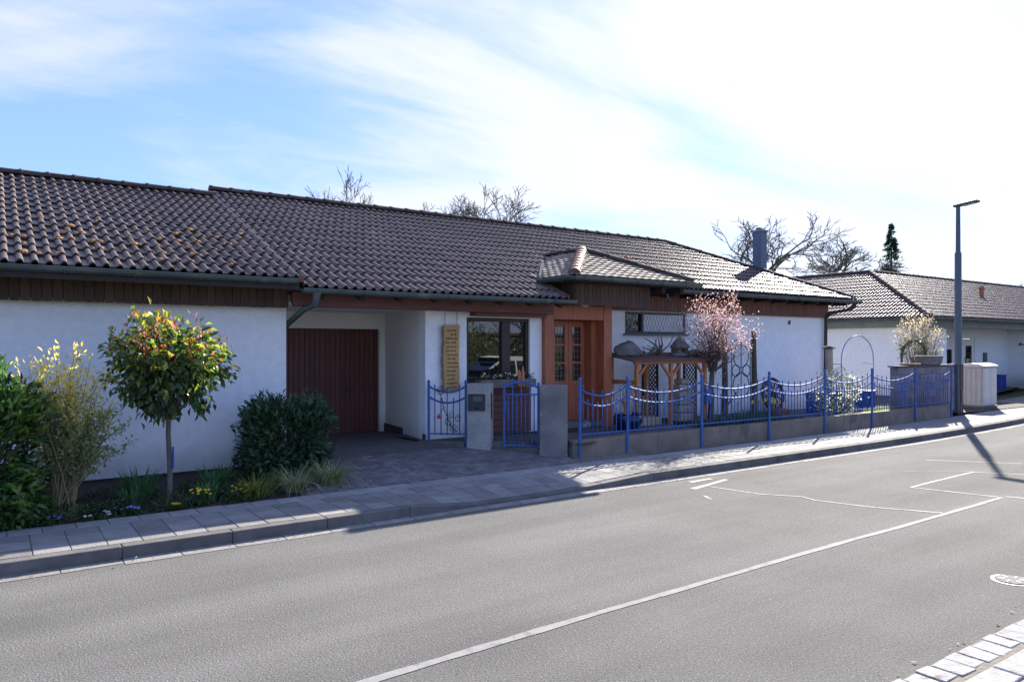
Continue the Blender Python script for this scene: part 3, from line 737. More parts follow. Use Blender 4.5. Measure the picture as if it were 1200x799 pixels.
MB().tube([(3.83,me_y-.07,me_z-.06),(3.83,me_y-.07,me_z-.14),(3.82,me_y-.03,me_z-.24),(3.80,10.75,2.56),(3.72,11.3,2.34),(3.70,11.5,2.22),(3.70,11.52,.40)], [.075,.05,.045,.045,.045,.045,.045], 12).build('downpipe', M['zinc'], hb, smooth=True)
MB().tube([(19.62,ly-.07,lz-.06),(19.62,ly-.05,lz-.16),(19.55,ly+.05,lz-.26),(19.20,ly+.42,lz-.36),(19.08,11.96,lz-.50),(19.06,11.97,.3)], [.07,.048,.045,.045,.045,.045], 12).build('downpipe', M['winframe'], hb, smooth=True)
# cladding over the right-hand wall
mb = MB(); xx = 11.0
cr = MB().box(10.9, 19.22, 12.0, 12.05, 2.80, lz-.02).build('cladding', M['clad_red'], hb)
me = finish_mesh(MB().box(-.05,.05,0,.02,-.20,.20), M['clad_red'], 'cladding_board')
for i in range(77): inst('cladding_board', me, cr, Matrix.Translation((11.0+i*.1075, 11.972+random.uniform(0,.004), 2.975)))
for i in range(13):
    x_ = 11.2+i*.68
    MB().box(x_-.045, x_+.045, ly+.03, 11.97, lz-.16, lz-.05).build('rafter', M['rafter'], hb)
MB().obox((17.5,12.04,2.62), (.07,.05,.10)).build('wall_vent', M['kerb'], hb)
# window of the kitchen
wn = empty  # (alias kept short)
def window(parent, x0, x1, z0, z1, y, mull, fw=.065):
    f = MB()
    f.box(x0, x1, y, y+.09, z1-fw, z1); f.box(x0, x1, y, y+.09, z0, z0+fw)
    f.box(x0, x0+fw, y, y+.09, z0+fw, z1-fw); f.box(x1-fw, x1, y, y+.09, z0+fw, z1-fw)
    for mx_ in mull: f.box(mx_-fw*.75, mx_+fw*.75, y, y+.09, z0+fw, z1-fw)
    fr = f.build('window', M['winframe'], parent, bevel=.006)
    xsb = [x0+fw]+[v for mx_ in mull for v in (mx_-fw*.75, mx_+fw*.75)]+[x1-fw]
    for i in range(0, len(xsb), 2):
        MB().box(xsb[i]+.001, xsb[i+1]-.001, y+.05, y+.058, z0+fw, z1-fw).build('pane', M['glass'], fr)
    return fr
wk = window(hb, 6.84, 8.22, 1.37, 2.50, 11.20, [7.665, 7.755])
MB().box(6.80, 8.24, 11.06, 11.19, 1.345, 1.372).build('sill', M['winframe'], wk)
# timber boards below the window
pb = MB().box(6.95, 8.20, 11.11, 11.165, .42, 1.26).build('timber_panel', M['rafter'], hb)
for i in range(7): MB().box(6.95, 8.20, 11.09, 11.12, .43+i*.118, .43+i*.118+.112).build('board', M['beam'], pb, bevel=.004)
# grille window
g0, g1, gz0, gz1 = 11.50, 13.45, 2.27, 2.76
f = MB(); fw = .05
f.box(g0,g1,12.06,12.14,gz1-fw,gz1); f.box(g0,g1,12.06,12.14,gz0,gz0+fw); f.box(g0,g0+fw,12.06,12.14,gz0+fw,gz1-fw); f.box(g1-fw,g1,12.06,12.14,gz0+fw,gz1-fw); f.box(12.02,12.08,12.06,12.14,gz0+fw,gz1-fw)
gw = f.build('window', M['grey_frame'], hb)
MB().box(g0+fw,12.02,12.12,12.126,gz0+fw,gz1-fw).build('pane', M['glass'], gw)
MB().box(12.08,g1-fw,12.075,12.08,gz0+fw,gz1-fw).build('frosted_pane', M['white'], gw)
MB().box(g0-.06,g1+.06,11.97,12.06,gz0-.035,gz0).build('sill', M['grey_frame'], gw)
gr = MB()
for i in range(20):
    xa = g0+.03+i*.10
    pts = [(xa+(.05 if j % 2 else 0), 12.035, gz0+.01+j*.117) for j in range(5)]; gr.tube(pts, .0042, 4)
    pts = [(xa+(-.05 if j % 2 else 0), 12.03, gz0+.01+j*.117) for j in range(5)]; gr.tube(pts, .0042, 4)
gr.build('grille', M['iron'], gw)
# entrance: timber frame, double door
MB().box(8.50, 8.72, 11.06, 11.40, .36, 2.80).build('door_post', M['doorwood'], hb, bevel=.012)
MB().box(9.98, 10.20, 11.06, 11.42, .36, 2.80).build('door_post', M['doorwood'], hb, bevel=.012)
MB().box(8.721, 9.979, 11.07, 11.40, 2.50, 2.78).build('door_lintel', M['doorwood'], hb, bevel=.01)
MB().box(8.721, 9.979, 11.10, 11.9, .40, .50).build('doorstep', M['granite_d'], hb, bevel=.01)
MB().box(9.86, 9.979, 11.30, 11.62, .5, 2.50).build('door_jamb', M['doorwood'], hb)
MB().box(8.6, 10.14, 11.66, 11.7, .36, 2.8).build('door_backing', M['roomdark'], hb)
def door_leaf(x0, x1, cols, name):
    z0, z1, y0, y1 = .505, 2.495, 11.50, 11.56; st = .10; gz = 1.30
    f = MB(); f.box(x0, x0+st, y0, y1, z0, z1); f.box(x1-st, x1, y0, y1, z0, z1)
    f.box(x0+st, x1-st, y0, y1, z1-.12, z1); f.box(x0+st, x1-st, y0, y1, z0, z0+.14); f.box(x0+st, x1-st, y0, y1, gz-.10, gz)
    f.box(x0+st, x1-st, y0+.015, y1-.01, z0+.14, gz-.10)
    d = f.build('door', M['doorwood'], hb, bevel=.006)
    gx0, gx1, gz1 = x0+st, x1-st, z1-.12
    cw, ch = (gx1-gx0)/cols, (gz1-gz)/3
    b = MB()
    for c in range(1, cols): b.box(gx0+c*cw-.018, gx0+c*cw+.018, y0+.004, y1-.004, gz, gz1)
    for r_ in (1, 2):
        for c in range(cols): b.box(gx0+c*cw+(.018 if c else 0), gx0+(c+1)*cw-(.018 if c < cols-1 else 0), y0+.004, y1-.004, gz+r_*ch-.018, gz+r_*ch+.018)
    b.build('glazing_bar', M['doorwood'], d)
    for c in range(cols):
        for r_ in range(3):
            a0, a1, b0, b1 = gx0+c*cw+(.018 if c else 0), gx0+(c+1)*cw-(.018 if c < cols-1 else 0), gz+r_*ch+(.018 if r_ else 0), gz+(r_+1)*ch-(.018 if r_ < 2 else 0)
            p = MB().box(a0, a1, y0+.03, y0+.036, b0, b1).build('pane', M['glass'], d)
            k = MB(); m1, m2 = a0+(a1-a0)*.33, a0+(a1-a0)*.67; n1_, n2_ = b0+(b1-b0)*.3, b0+(b1-b0)*.7
            for xx_ in (m1, m2): k.box(xx_-.004, xx_+.004, y0+.026, y0+.0295, b0, b1)
            for zz in (n1_, n2_): k.box(a0, a1, y0+.0255, y0+.0258, zz-.004, zz+.004)
            k.build('leading', M['lead'], d)
    return d
dl = door_leaf(8.725, 9.43, 2, 'door'); dr = door_leaf(9.435, 9.855, 1, 'door')
MB().tube([(9.38,11.49,1.52),(9.38,11.44,1.52),(9.28,11.44,1.52)], .011, 8).build('handle', M['lead'], dl, smooth=True)
MB().obox((9.38,11.494,1.48), (.035,.01,.2)).build('lock_plate', M['lead'], dl)

# canopy over the entrance
cx0, cx1, cy0, cz = 8.56, 11.72, 10.28, 3.27
ax, ay, az = (cx0+cx1)/2-.06, cy0+1.58, 3.95; cyb = 13.2
cd = MB()
for pts in ([(cx0,cy0,cz),(cx1,cy0,cz),(ax,ay,az)], [(cx0,11.35,cz),(cx0,cy0,cz),(ax,ay,az),(ax,cyb,az)], [(cx1,cy0,cz),(cx1,11.45,cz),(ax,cyb,az),(ax,ay,az)]):
    n = len(pts); k = [(x,y,z-.012) for x,y,z in pts]+[(x,y,z-.06) for x,y,z in pts]
    cd.add(k, [tuple(range(n)), tuple(range(2*n-1,n-1,-1))]+[(i,(i+1)%n,n+(i+1)%n,n+i) for i in range(n)])
cr_ = cd.build('canopy_roof', M['deck'], hb)
slp = (az-cz)
f1 = RoofFace((cx0,cy0,cz), (1,0,0), (0,ay-cy0,slp)); f2 = RoofFace((cx0,cyb,cz), (0,-1,0), (ax-cx0,0,slp)); f3 = RoofFace((cx1,cy0,cz), (0,1,0), (ax-cx1,0,slp))
tile_roof(cr_, [(f1, [f1.uw(p) for p in ((cx0,cy0,cz),(cx1,cy0,cz),(ax,ay,az))], 0),
                (f2, [f2.uw(p) for p in ((cx0,11.32,cz),(cx0,cy0,cz),(ax,ay,az),(ax,cyb,az))], 0)], M['tile_lichen'], tw=.20, tl=.155, flat=True)
ridge_caps(cr_, (cx0,cy0,cz+.04), (ax,ay,az+.05), M['ridge_or'], .11, .26)
ridge_caps(cr_, (cx1,cy0,cz+.04), (ax,ay,az+.05), M['ridge'], .095, .30)
ridge_caps(cr_, (ax,ay,az+.05), (ax,cyb,az+.05), M['ridge'], .08, .34)
mb = MB().beam((cx0+.0,11.30,cz+.05), (ax-.05,cyb-.1,az+.03), .05, .015); mb.build('valley_flashing', M['flash'], cr_)
gutter(cr_, (cx0-.07,cy0-.07,cz-.03), (cx1+.12,cy0-.07,cz-.03), M['zinc'], .07)
gutter(cr_, (cx0-.07,11.25,cz-.03), (cx0-.07,cy0-.07,cz-.03), M['zinc'], .07)
MB().tube([(11.1,10.42,3.03),(11.1,10.40,2.95),(11.13,10.36,2.9)], .02, 8).build('spout', M['zinc'], cr_)
MB().box(cx0+.05, cx1-.05, cy0+.05, 11.95, cz-.10, cz-.065).build('soffit', M['rafter'], cr_)
cb = MB().box(8.92, 10.86, 10.68, 11.05, 2.84, cz-.105).build('fascia_box', M['rafter'], hb)
me = finish_mesh(MB().box(-.048,.048,0,.022,-.20,.20), M['clad'], 'cladding_board')
for i in range(19): inst('cladding_board', me, cb, Matrix.Translation((8.97+i*.1025,10.655,2.965)))
me = finish_mesh(MB().box(0,.022,-.048,.048,-.20,.20), M['clad'], 'cladding_board')
for i in range(4): inst('cladding_board', me, cb, Matrix.Translation((8.895,10.72+i*.1,2.965)))
for i in range(4):
    x_ = 11.0+i*.18
    if i in (0, 3): MB().box(x_-.05, x_+.05, 10.42, 12.0, cz-.22, cz-.102).build('rafter', M['rafter'], hb)
lp = MB().lathe([(.10,0),(.11,.02),(.10,.04)], (9.3,10.85,2.795), 20).build('ceiling_lamp', M['black'], hb, smooth=True)
MB().lathe([(.03,-.055),(.065,-.045),(.088,-.02),(.092,0)], (9.3,10.85,2.793), 20).build('lamp_glass', M['lampglass'], lp, smooth=True)
# red vent pipe, chimney
MB().lathe([(.05,0),(.05,.22),(.075,.24),(.075,.29),(.04,.33)], (12.2,12.75,zm(12.75)-.02), 14).build('vent_pipe', M['terracotta'], hb, smooth=True)
ch = MB().box(18.52, 18.80, 13.68, 13.98, 3.6, 5.36).build('chimney', M['chimney'], hb, bevel=.01)
MB().box(18.49, 18.83, 13.65, 14.01, 5.36, 5.42).build('chimney_cap', M['fascia_grey'], ch, bevel=.008)
MB().box(18.58, 18.74, 13.74, 13.92, 5.42, 5.50).build('flue', M['grey_frame'], ch, bevel=.02)

# ================================================================== RIGHT BUNGALOW
nb = empty('bungalow', (29,14,.2), 'far bungalow with red-brown hipped roof and grey-green fascia beyond the street lamp', 'house')
ex, ey, ez = 26.5, 12.7, 3.0; pa, pz = 4.85, 5.17
w = MB(); w.box(27.1, 27.3, 13.4, 27, .1, 2.85); w.box(27.3, 29.2, 13.4, 13.6, .1, 2.85)
w.box(29.0, 29.2, 13.6, 14.6, .1, 2.85); w.box(29.2, 30.6, 14.6, 14.8, .1, 2.85); w.box(30.6, 32.3, 14.6, 14.8, .1, 1.1); w.box(30.6, 32.3, 14.6, 14.8, 2.35, 2.85)
w.box(32.3, 33.2, 14.6, 14.8, .1, 2.85); w.box(33.2, 34.3, 14.6, 14.8, 2.3, 2.85); w.box(34.3, 37.5, 14.6, 14.8, .1, 2.85); w.box(37.5, 37.7, 13.4, 14.8, .1, 2.85); w.box(37.7, 46, 13.4, 13.6, .1, 2.85)
w.build('wall', M['plaster'], nb)
nw = window(nb, 30.62, 32.28, 1.12, 2.33, 14.62, [31.5])
sh = MB()
for i in range(8): sh.box(30.66, 32.24, 14.585, 14.61, 1.85+i*.06, 1.85+i*.06+.055)
sh.build('roller_shutter', M['white'], nw)
nd = MB().box(33.22, 34.28, 14.62, 14.68, .15, 2.28).build('door', M['white'], nb)
MB().box(33.5, 34.0, 14.60, 14.615, 1.2, 2.0).build('pane', M['glass'], nd)
MB().tube([(33.36,14.62,.9),(33.36,14.56,.9),(33.36,14.56,1.5),(33.36,14.62,1.5)], .014, 6).build('handle', M['black'], nd)
MB().obox((35.2,14.57,1.5), (.3,.06,.4)).build('letter_box', M['grey_frame'], nb, bevel=.01)
MB().tube([(37.48,14.0,2.05),(37.2,14.0,2.1),(37.15,14.0,2.0)], .03, 6).build('wall_lamp', M['black'], nb)
w = MB()
w.box(26.85, 27.09, 13.0, 27, 2.66, 2.98); w.box(27.09, 46, 13.0, 13.39, 2.66, 2.98)
w.build('fascia', M['fascia_grey'], nb)
rd = MB()
deck([(ex,ey,ez),(48,ey,ez),(48,ey+pa,pz),(ex+pa,ey+pa,pz)])
deck([(ex,27,ez),(ex,ey,ez),(ex+pa,ey+pa,pz),(ex+pa,27,pz)])
deck([(ex+pa,ey+pa,pz),(48,ey+pa,pz),(48,ey+2*pa,ez),(ex+2*pa,ey+2*pa,ez)])
deck([(ex+pa,ey+pa,pz),(ex+2*pa,ey+2*pa,ez),(ex+2*pa,27,ez),(ex+pa,27,pz)])
nr = rd.build('roof', M['deck'], nb)
sl_ = pz-ez
q1 = RoofFace((ex,ey,ez), (1,0,0), (0,pa,sl_)); q2 = RoofFace((ex,27,ez), (0,-1,0), (pa,0,sl_))
tile_roof(nr, [(q1, [q1.uw(p) for p in ((ex,ey,ez),(47,ey,ez),(47,ey+pa,pz),(ex+pa,ey+pa,pz))], 0),
               (q2, [q2.uw(p) for p in ((ex,27,ez),(ex,ey,ez),(ex+pa,ey+pa,pz),(ex+pa,27,pz))], 0)], M['tile_red'], limit=120)
ridge_caps(nr, (ex,ey,ez+.05), (ex+pa,ey+pa,pz+.06), M['ridge'], .11)
ridge_caps(nr, (ex+pa,ey+pa,pz+.05), (47,ey+pa,pz+.05), M['ridge'])
ridge_caps(nr, (ex+pa,ey+pa,pz+.05), (ex+pa,27,pz+.05), M['ridge'])
gutter(nb, (ex-.07,ey-.07,ez-.03), (47,ey-.07,ez-.03), M['zinc'], .07); gutter(nb, (ex-.07,27,ez-.03), (ex-.07,ey-.07,ez-.03), M['zinc'], .07)
c = q1.m @ Vector((10.2,2.9,0)); MB().lathe([(.09,-.1),(.09,.35),(.13,.37),(.13,.45),(.08,.5)], c, 12).build('vent_pipe', M['terracotta'], nb)

# ================================================================== FENCE, PILLARS, GATE
FY = 9.50; posts = [7.95, 9.03, 10.94, 12.99, 14.96, 16.87, 18.87, 20.75]
bw = empty('fence_wall', (14,FY,.0), 'low weathered concrete wall under the long blue fence', 'wall')
x = 7.82
while x < 20.8:
    x1 = min(x+1.98, 20.86); MB().box(x, x1-.006, 9.42, 9.62, .02, .43+random.uniform(-.006,.006)).build('wall_section', M['concrete'], bw, bevel=.012); x += 1.98
fn = empty('fence', (14,FY,.43), 'long blue metal fence with sagging rails on low concrete wall', 'fence')
def picket_mesh(h, r=.0095):
    mb = MB(); mb.tube([(0,0,0),(0,0,h-.07)], r, 6); mb.lathe([(.006,h-.07),(.017,h-.055),(.011,h-.035),(.003,h)], n=6)
    mb.lathe([(.008,.33*h),(.015,.33*h+.012),(.008,.33*h+.024)], n=6)
    return finish_mesh(mb, M['blue'], 'picket', True)
PT, PS = picket_mesh(1.0), picket_mesh(.75)
def fence_bay(fn, a, b, zb=.52, zt=1.30, sag=.15, z2=1.12, sag2=.15, mid=True, pz0=.46):
    a = Vector((*a, 0)); b = Vector((*b, 0)); L_ = (b-a).length
    MB().tube([a+Vector((0,0,zb)), b+Vector((0,0,zb))], .014, 6).build('rail', M['blue'], fn)
    for z_, sg in ((zt, sag), (z2, sag2)):
        MB().tube([a.lerp(b, i/14)+Vector((0,0,z_-4*sg*(i/14)*(1-i/14))) for i in range(15)], .017, 8).build('rail', M['blue'], fn, smooth=True)
    n = max(3, round(L_/.104)); 
    for i in range(1, n):
        s_ = i/n; p = a.lerp(b, s_); tall = i % 2 == 1
        top = (zt-4*sag*s_*(1-s_)+.10) if tall else (z2-4*sag2*s_*(1-s_)+.09)
        h = top-pz0; o = inst('picket', PT if tall else PS, fn, Matrix.Translation((p.x,p.y,pz0)) @ Matrix.Diagonal((1,1,h/(1.0 if tall else .75),1)))
def post(fn, p, z0, z1, r=.026):
    MB().tube([(*p,z0),(*p,z1)], r, 10).lathe([(r*1.15,0),(r*1.25,.012),(r*1.0,.03),(r*.3,.05)], (*p,z1), 10).build('post', M['blue'], fn, smooth=True)
for x_ in posts: post(fn, (x_,9.40), .10, 1.43)
for i in range(len(posts)-1): fence_bay(fn, (posts[i],9.45), (posts[i+1],9.45))

# right pillar (dark) and left pillar (light) with letterbox, gate between them
dirv = Vector((.72,-.69)).normalized(); ang = math.atan2(dirv.y, dirv.x)
pr_ = MB().obox((7.62,9.68,.70), (.46,.24,1.30), ang+.05); one(pr_, 'gate_pillar', M['granite_d'], 'dark stained concrete pillar between blue gate and long fence', 'pillar', bevel=.02)
lpl = empty('gate_pillar', (6.70,10.50,.15), 'pale concrete pillar with black letterbox beside the blue gate', 'pillar')
MB().obox((6.70,10.50,.76), (.40,.30,1.22), ang).build('pillar_block', M['granite'], lpl, bevel=.018)
nv = Vector((dirv.y, -dirv.x)) * 1.0
if nv.dot(Vector((-6.7,-10.5))) < 0: nv = -nv
fp = Vector((6.70,10.50))+nv*.155
lbx = MB().obox((fp.x-dirv.x*.03, fp.y-dirv.y*.03, 1.06), (.29,.03,.28), ang).build('letterbox', M['intercom'], lpl, bevel=.008)
q = fp+nv*.016; MB().obox((q.x-dirv.x*.01, q.y-dirv.y*.01, 1.12), (.15,.006,.085), ang).build('flap', M['grey_frame'], lbx)
MB().obox((q.x-dirv.x*.03, q.y-dirv.y*.03, .965), (.07,.006,.03), ang).build('name_plate', M['flash'], lbx)
q2_ = Vector((6.70,10.50))+dirv*.205+nv*.06; MB().obox((q2_.x,q2_.y,1.0), (.018,.05,.42), ang).build('door_stop', M['black'], lpl)
gt = empty('gate', (7.1,10.1,.25), 'small blue metal garden gate with arched top, between two concrete pillars', 'gate')
ga = Vector((6.98,10.20)); gb = Vector((7.44,9.86)); gl = (gb-ga)
def G3(s_, z): p = ga+gl*s_; return (p.x, p.y, z)
for s_ in (0,1): MB().tube([G3(s_,.30),G3(s_,1.36)], .020, 8).lathe([(.023,0),(.026,.012),(.012,.03),(.004,.045)], G3(s_,1.36), 8).build('stile', M['blue'], gt, smooth=True)
MB().tube([G3(0,.34),G3(1,.34)], .015, 6).build('rail', M['blue'], gt); MB().tube([G3(0,1.19),G3(1,1.19)], .015, 6).build('rail', M['blue'], gt)
MB().tube([G3(i/12, 1.30+.10*math.sin(math.pi*i/12)) for i in range(13)], .019, 8).build('arch_rail', M['blue'], gt, smooth=True)
PG = picket_mesh(1.0)
for i in range(1, 8):
    s_ = i/8; top = (1.40+.10*math.sin(math.pi*s_)) if i % 2 == 0 else 1.20
    inst('picket', PG, gt, Matrix.Translation(G3(s_,.34)) @ Matrix.Diagonal((1,1,top-.34,1)))
MB().obox(G3(.03,.98), (.035,.05,.22), ang).build('lock', M['blue'], gt, bevel=.006)
MB().tube([G3(.05,1.05),(G3(.05,1.05)[0]-.05,G3(.05,1.05)[1]-.05,1.05),(G3(.2,1.05)[0]-.05,G3(.2,1.05)[1]-.05,1.03)], .010, 6).build('handle', M['blue'], gt, smooth=True)
# short panel to the house with iron scrollwork
sp = empty('short_fence', (6.3,10.8,.35), 'short blue fence panel with curled ironwork beside house corner', 'fence')
sa, sb = Vector((6.03,11.06)), Vector((6.50,10.63))
post(sp, sa, .30, 1.38, .022); post(sp, sb, .26, 1.38, .022)
fence_bay(sp, sa, sb, zb=.52, zt=1.32, sag=.10, z2=1.14, sag2=.10, pz0=.5)
MB().obox(((sa.x+sb.x)/2,(sa.y+sb.y)/2,.34), (.60,.12,.12), ang).build('kerb_foot', M['kerb'], sp, bevel=.01)
sc_ = empty('iron_ornament', (6.3,10.72,.6), 'black curled wire ornament with small red lantern on the short panel', 'ornament')
def S3(s_, z, o=.04): p = sa.lerp(sb, s_); return Vector((p.x-.7*o, p.y-.7*o, z))
for (s0, z0, r0, t0, n_) in ((.35,1.24,.085,0,1.6),(.55,.72,.07,1,1.5),(.70,.62,.08,2,1.8),(.62,.85,.06,3,1.4),(.80,.78,.06,.5,1.3)):
    pts = [S3(s0+r0/.64*(1-i/40)*math.cos(t0+2*math.pi*n_*i/30), z0+r0*(1-i/40)*math.sin(t0+2*math.pi*n_*i/30)) for i in range(31)]
    MB().tube(pts, .006, 5).build('scroll', M['iron'], sc_, smooth=True)
MB().tube([S3(.30,1.24),S3(.38,1.1),S3(.42,.95),S3(.52,.8),S3(.6,.66),S3(.78,.55)], .007, 5).build('scroll_stem', M['iron'], sc_, smooth=True)
MB().lathe([(.012,0),(.035,.015),(.03,.05),(.012,.065)], S3(.30,.78,.06), 10).build('lantern', M['redpaint'], sc_, smooth=True)
MB().tube([S3(.44,.98),S3(.30,.845,.06)], .005, 5).build('hook', M['iron'], sc_)

# ================================================================== STREET LAMP, CABINET, WALL
lm = empty('street_lamp', (21.9,9.75,.12), 'tall grey street lamp with flat angled head, beside beige storage cabinet', 'street lamp')
MB().tube([(21.9,9.75,.10),(21.9,9.75,.9),(21.9,9.75,.92),(21.9,9.75,4.55),(21.9,9.75,4.60),(21.9,9.75,5.86)], [.10,.10,.094,.086,.062,.052], 16).build('mast', M['lamp_steel'], lm, smooth=True)
MB().obox((21.9,9.645,.62), (.09,.02,.35)).build('service_door', M['lamp_steel'], lm, bevel=.005)
MB().add([(21.81,9.85,5.83),(21.99,9.85,5.83),(22.06,9.25,5.90),(21.74,9.25,5.90),(21.82,9.86,5.91),(21.98,9.86,5.91),(22.03,9.23,5.95),(21.77,9.23,5.95)],
         [(0,3,2,1),(4,5,6,7),(0,1,5,4),(1,2,6,5),(2,3,7,6),(3,0,4,7)]).build('lamp_head', M['lamp_steel'], lm, bevel=.02)
MB().add([(21.84,9.6,5.843),(21.96,9.6,5.843),(22.00,9.32,5.886),(21.80,9.32,5.886),(21.84,9.6,5.836),(21.96,9.6,5.836),(22.00,9.32,5.88),(21.80,9.32,5.88)],
         [(0,1,2,3),(4,7,6,5),(0,4,5,1),(1,5,6,2),(2,6,7,3),(3,7,4,0)]).build('lamp_glass', M['lampglass'], lm)
sc2 = empty('storage_cabinet', (24.4,10.3,.14), 'beige plastic garden storage cabinet with curved lid behind the street lamp', 'cabinet')
MB().box(24.0, 24.95, 10.0, 10.62, .14, .20).build('base', M['grey_frame'], sc2)
MB().box(24.02, 24.93, 10.02, 10.60, .20, 1.36).build('body', M['beige'], sc2, bevel=.02)
for i in range(2):
    d_ = MB().box(24.03+i*.45, 24.03+i*.45+.44, 9.995, 10.02, .22, 1.34).build('door', M['beige_l'], sc2, bevel=.01)
    for k in range(6): MB().box(24.06+i*.45, 24.03+i*.45+.41, 9.985, 9.996, .27+k*.18, .27+k*.18+.165).build('panel', M['beige_l'], d_, bevel=.006)
for k in range(4): MB().box(24.005, 24.021, 10.05+k*.14, 10.05+k*.14+.125, .24, 1.33).build('side_panel', M['beige'], sc2, bevel=.005)
MB().prism([(9.96,1.36),(10.66,1.36),(10.66,1.40),(10.5,1.455),(10.31,1.475),(10.12,1.455),(9.96,1.40)], 'x', 23.97, 24.98).build('lid', M['beige_l'], sc2, bevel=.012)
rw = empty('garden_wall', (20.2,9.85,.2), 'grey-mauve block garden wall behind the last fence bays', 'wall')
for r_ in range(6):
    x = 18.75 - (.2 if r_ % 2 else 0)
    while x < 21.75:
        a, b = max(x,18.75), min(x+.392, 21.75)
        if b-a > .05: MB().box(a, b, 9.78, 9.98, .24+r_*.202, .24+r_*.202+.194).build('block', M['rubble'], rw, bevel=.01)
        x += .4
MB().box(18.76, 21.74, 9.80, 9.96, .2, 1.44).build('mortar_core', M['joint'], rw)
MB().box(18.70, 21.80, 9.74, 10.02, 1.452, 1.49).build('coping', M['kerb'], rw, bevel=.008)
one(MB().box(21.84, 22.02, 9.66, 9.98, .1, 1.50), 'timber_post', M['wheelwood'], 'dark brown timber end post between garden wall and street lamp', 'post', bevel=.01)
tr = MB(); tr.lathe([(.30,0),(.36,.02),(.40,.20),(.42,.24),(.38,.25),(.34,.18),(.02,.17)], (0,0,0), 24)
tr.v = [(20.55+x*1.45, 9.88+y*.6, 1.491+z) for x,y,z in tr.v]
one(tr, 'stone_trough', M['stone'], 'grey oval stone planting trough on top of the garden wall', 'trough', smooth=True)
one(MB().lathe([(.16,0),(.24,.015),(.26,.05),(.24,.055),(.20,.025),(.02,.02)], (19.55,9.88,1.491), 24), 'terracotta_dish', M['terracotta'], 'flat terracotta dish on top of the garden wall', 'dish', smooth=True)

# blue bins
def bin_(x, y, z, sx, sy, h, label):
    b = empty('blue_bin', (x,y,z), label, 'bin')
    MB().box(x-sx/2, x+sx/2, y-sy/2, y+sy/2, z, z+h).build('body', M['bluedark'], b, bevel=.03)
    MB().box(x-sx/2-.02, x+sx/2+.02, y-sy/2-.02, y+sy/2+.02, z+h-.05, z+h).build('rim', M['bluedark'], b, bevel=.012)
    for i in range(6): MB().box(x-sx/2+.04+i*sx/6.4, x-sx/2+.04+i*sx/6.4+.035, y-sy/2-.012, y-sy/2+.002, z+.04, z+h-.06).build('rib', M['bluedark'], b)
bin_(17.25, 10.85, .29, .85, .5, .52, 'ribbed blue plastic tub by the house corner beside the timber post')
bin_(18.2, 10.35, .27, .42, .38, .60, 'small blue plastic bin between white flowering shrub and garden wall')
bin_(34.3, 13.7, .15, .42, .42, .65, 'blue plastic bin by the far bungalow entrance')
# rose arch, post
ar = empty('garden_arch', (19.6,11.3,.25), 'thin blue metal garden arch against the far white wall', 'arch')
for dy in (0,):
    MB().tube([(18.75,11.3+dy,.3),(18.75,11.3+dy,1.62)]+[(19.55-.80*math.cos(t),11.3+dy,1.62+.66*math.sin(t)) for t in [math.pi*i/14 for i in range(1,14)]]+[(20.35,11.3+dy,1.62),(20.35,11.3+dy,.3)], .014, 8).build('hoop', M['bluepale'], ar, smooth=True)
for z_ in (.7,1.1,1.5):
    for x_ in (18.75,20.35): MB().tube([(x_,11.3,z_),(x_,11.65,z_)], .012, 6).build('rung', M['bluepale'], ar)
tp = empty('timber_post', (17.95,11.15,.29), 'split timber post with pale flat cap by the house corner', 'post')
MB().tube([(17.95,11.15,.27),(17.96,11.15,1.0),(17.94,11.16,1.92)], [.11,.10,.095], 7).build('trunk', M['palestone'], tp)
MB().lathe([(.15,0),(.16,.03),(.10,.07),(.02,.09)], (17.94,11.16,1.92), 12).build('cap', M['kerb'], tp)

# cart wheel against the wall
wh = empty('cart_wheel', (16.55,11.75,.29), 'old dark wooden cart wheel leaning against the white wall', 'cart wheel')
wc = Vector((16.55,11.86,.74)); tilt = R(9); Rr = .44
def wp(r, t, d): 
    v = Vector((r*math.cos(t), d, r*math.sin(t))); v = Matrix.Rotation(-tilt,3,'X') @ v; return wc+v
mb = MB(); n = 32
for i in range(n):
    t = 2*math.pi*i/n; mb.v += [tuple(wp(Rr-.07,t,-.03)), tuple(wp(Rr,t,-.03)), tuple(wp(Rr,t,.03)), tuple(wp(Rr-.07,t,.03))]
for i in range(n):
    for k in range(4): a = 4*i+k; b = 4*i+(k+1) % 4; c = 4*((i+1) % n); mb.f.append((a, b, c+(k+1) % 4, c+k))
mb.build('rim', M['wheelwood'], wh)
mb = MB(); mb.tube([wp(0,0,-.12), wp(0,0,-.05), wp(0,0,.06)], [.06,.10,.09], 14); mb.build('hub', M['wheelwood'], wh, smooth=True)
for i in range(12):
    t = 2*math.pi*i/12+.1; MB().tube([wp(.08,t,0), wp(.24,t,0), wp(Rr-.05,t,0)], [.026,.020,.024], 6).build('spoke', M['wheelwood'], wh)
one(MB().lathe([(.24,0),(.27,.06),(.26,.10),(.23,.10),(.22,.06)], (16.35,11.55,.29), 16), 'shallow_planter', M['terracotta'], 'low brown planter bowl at the foot of the cart wheel', 'planter', smooth=True)

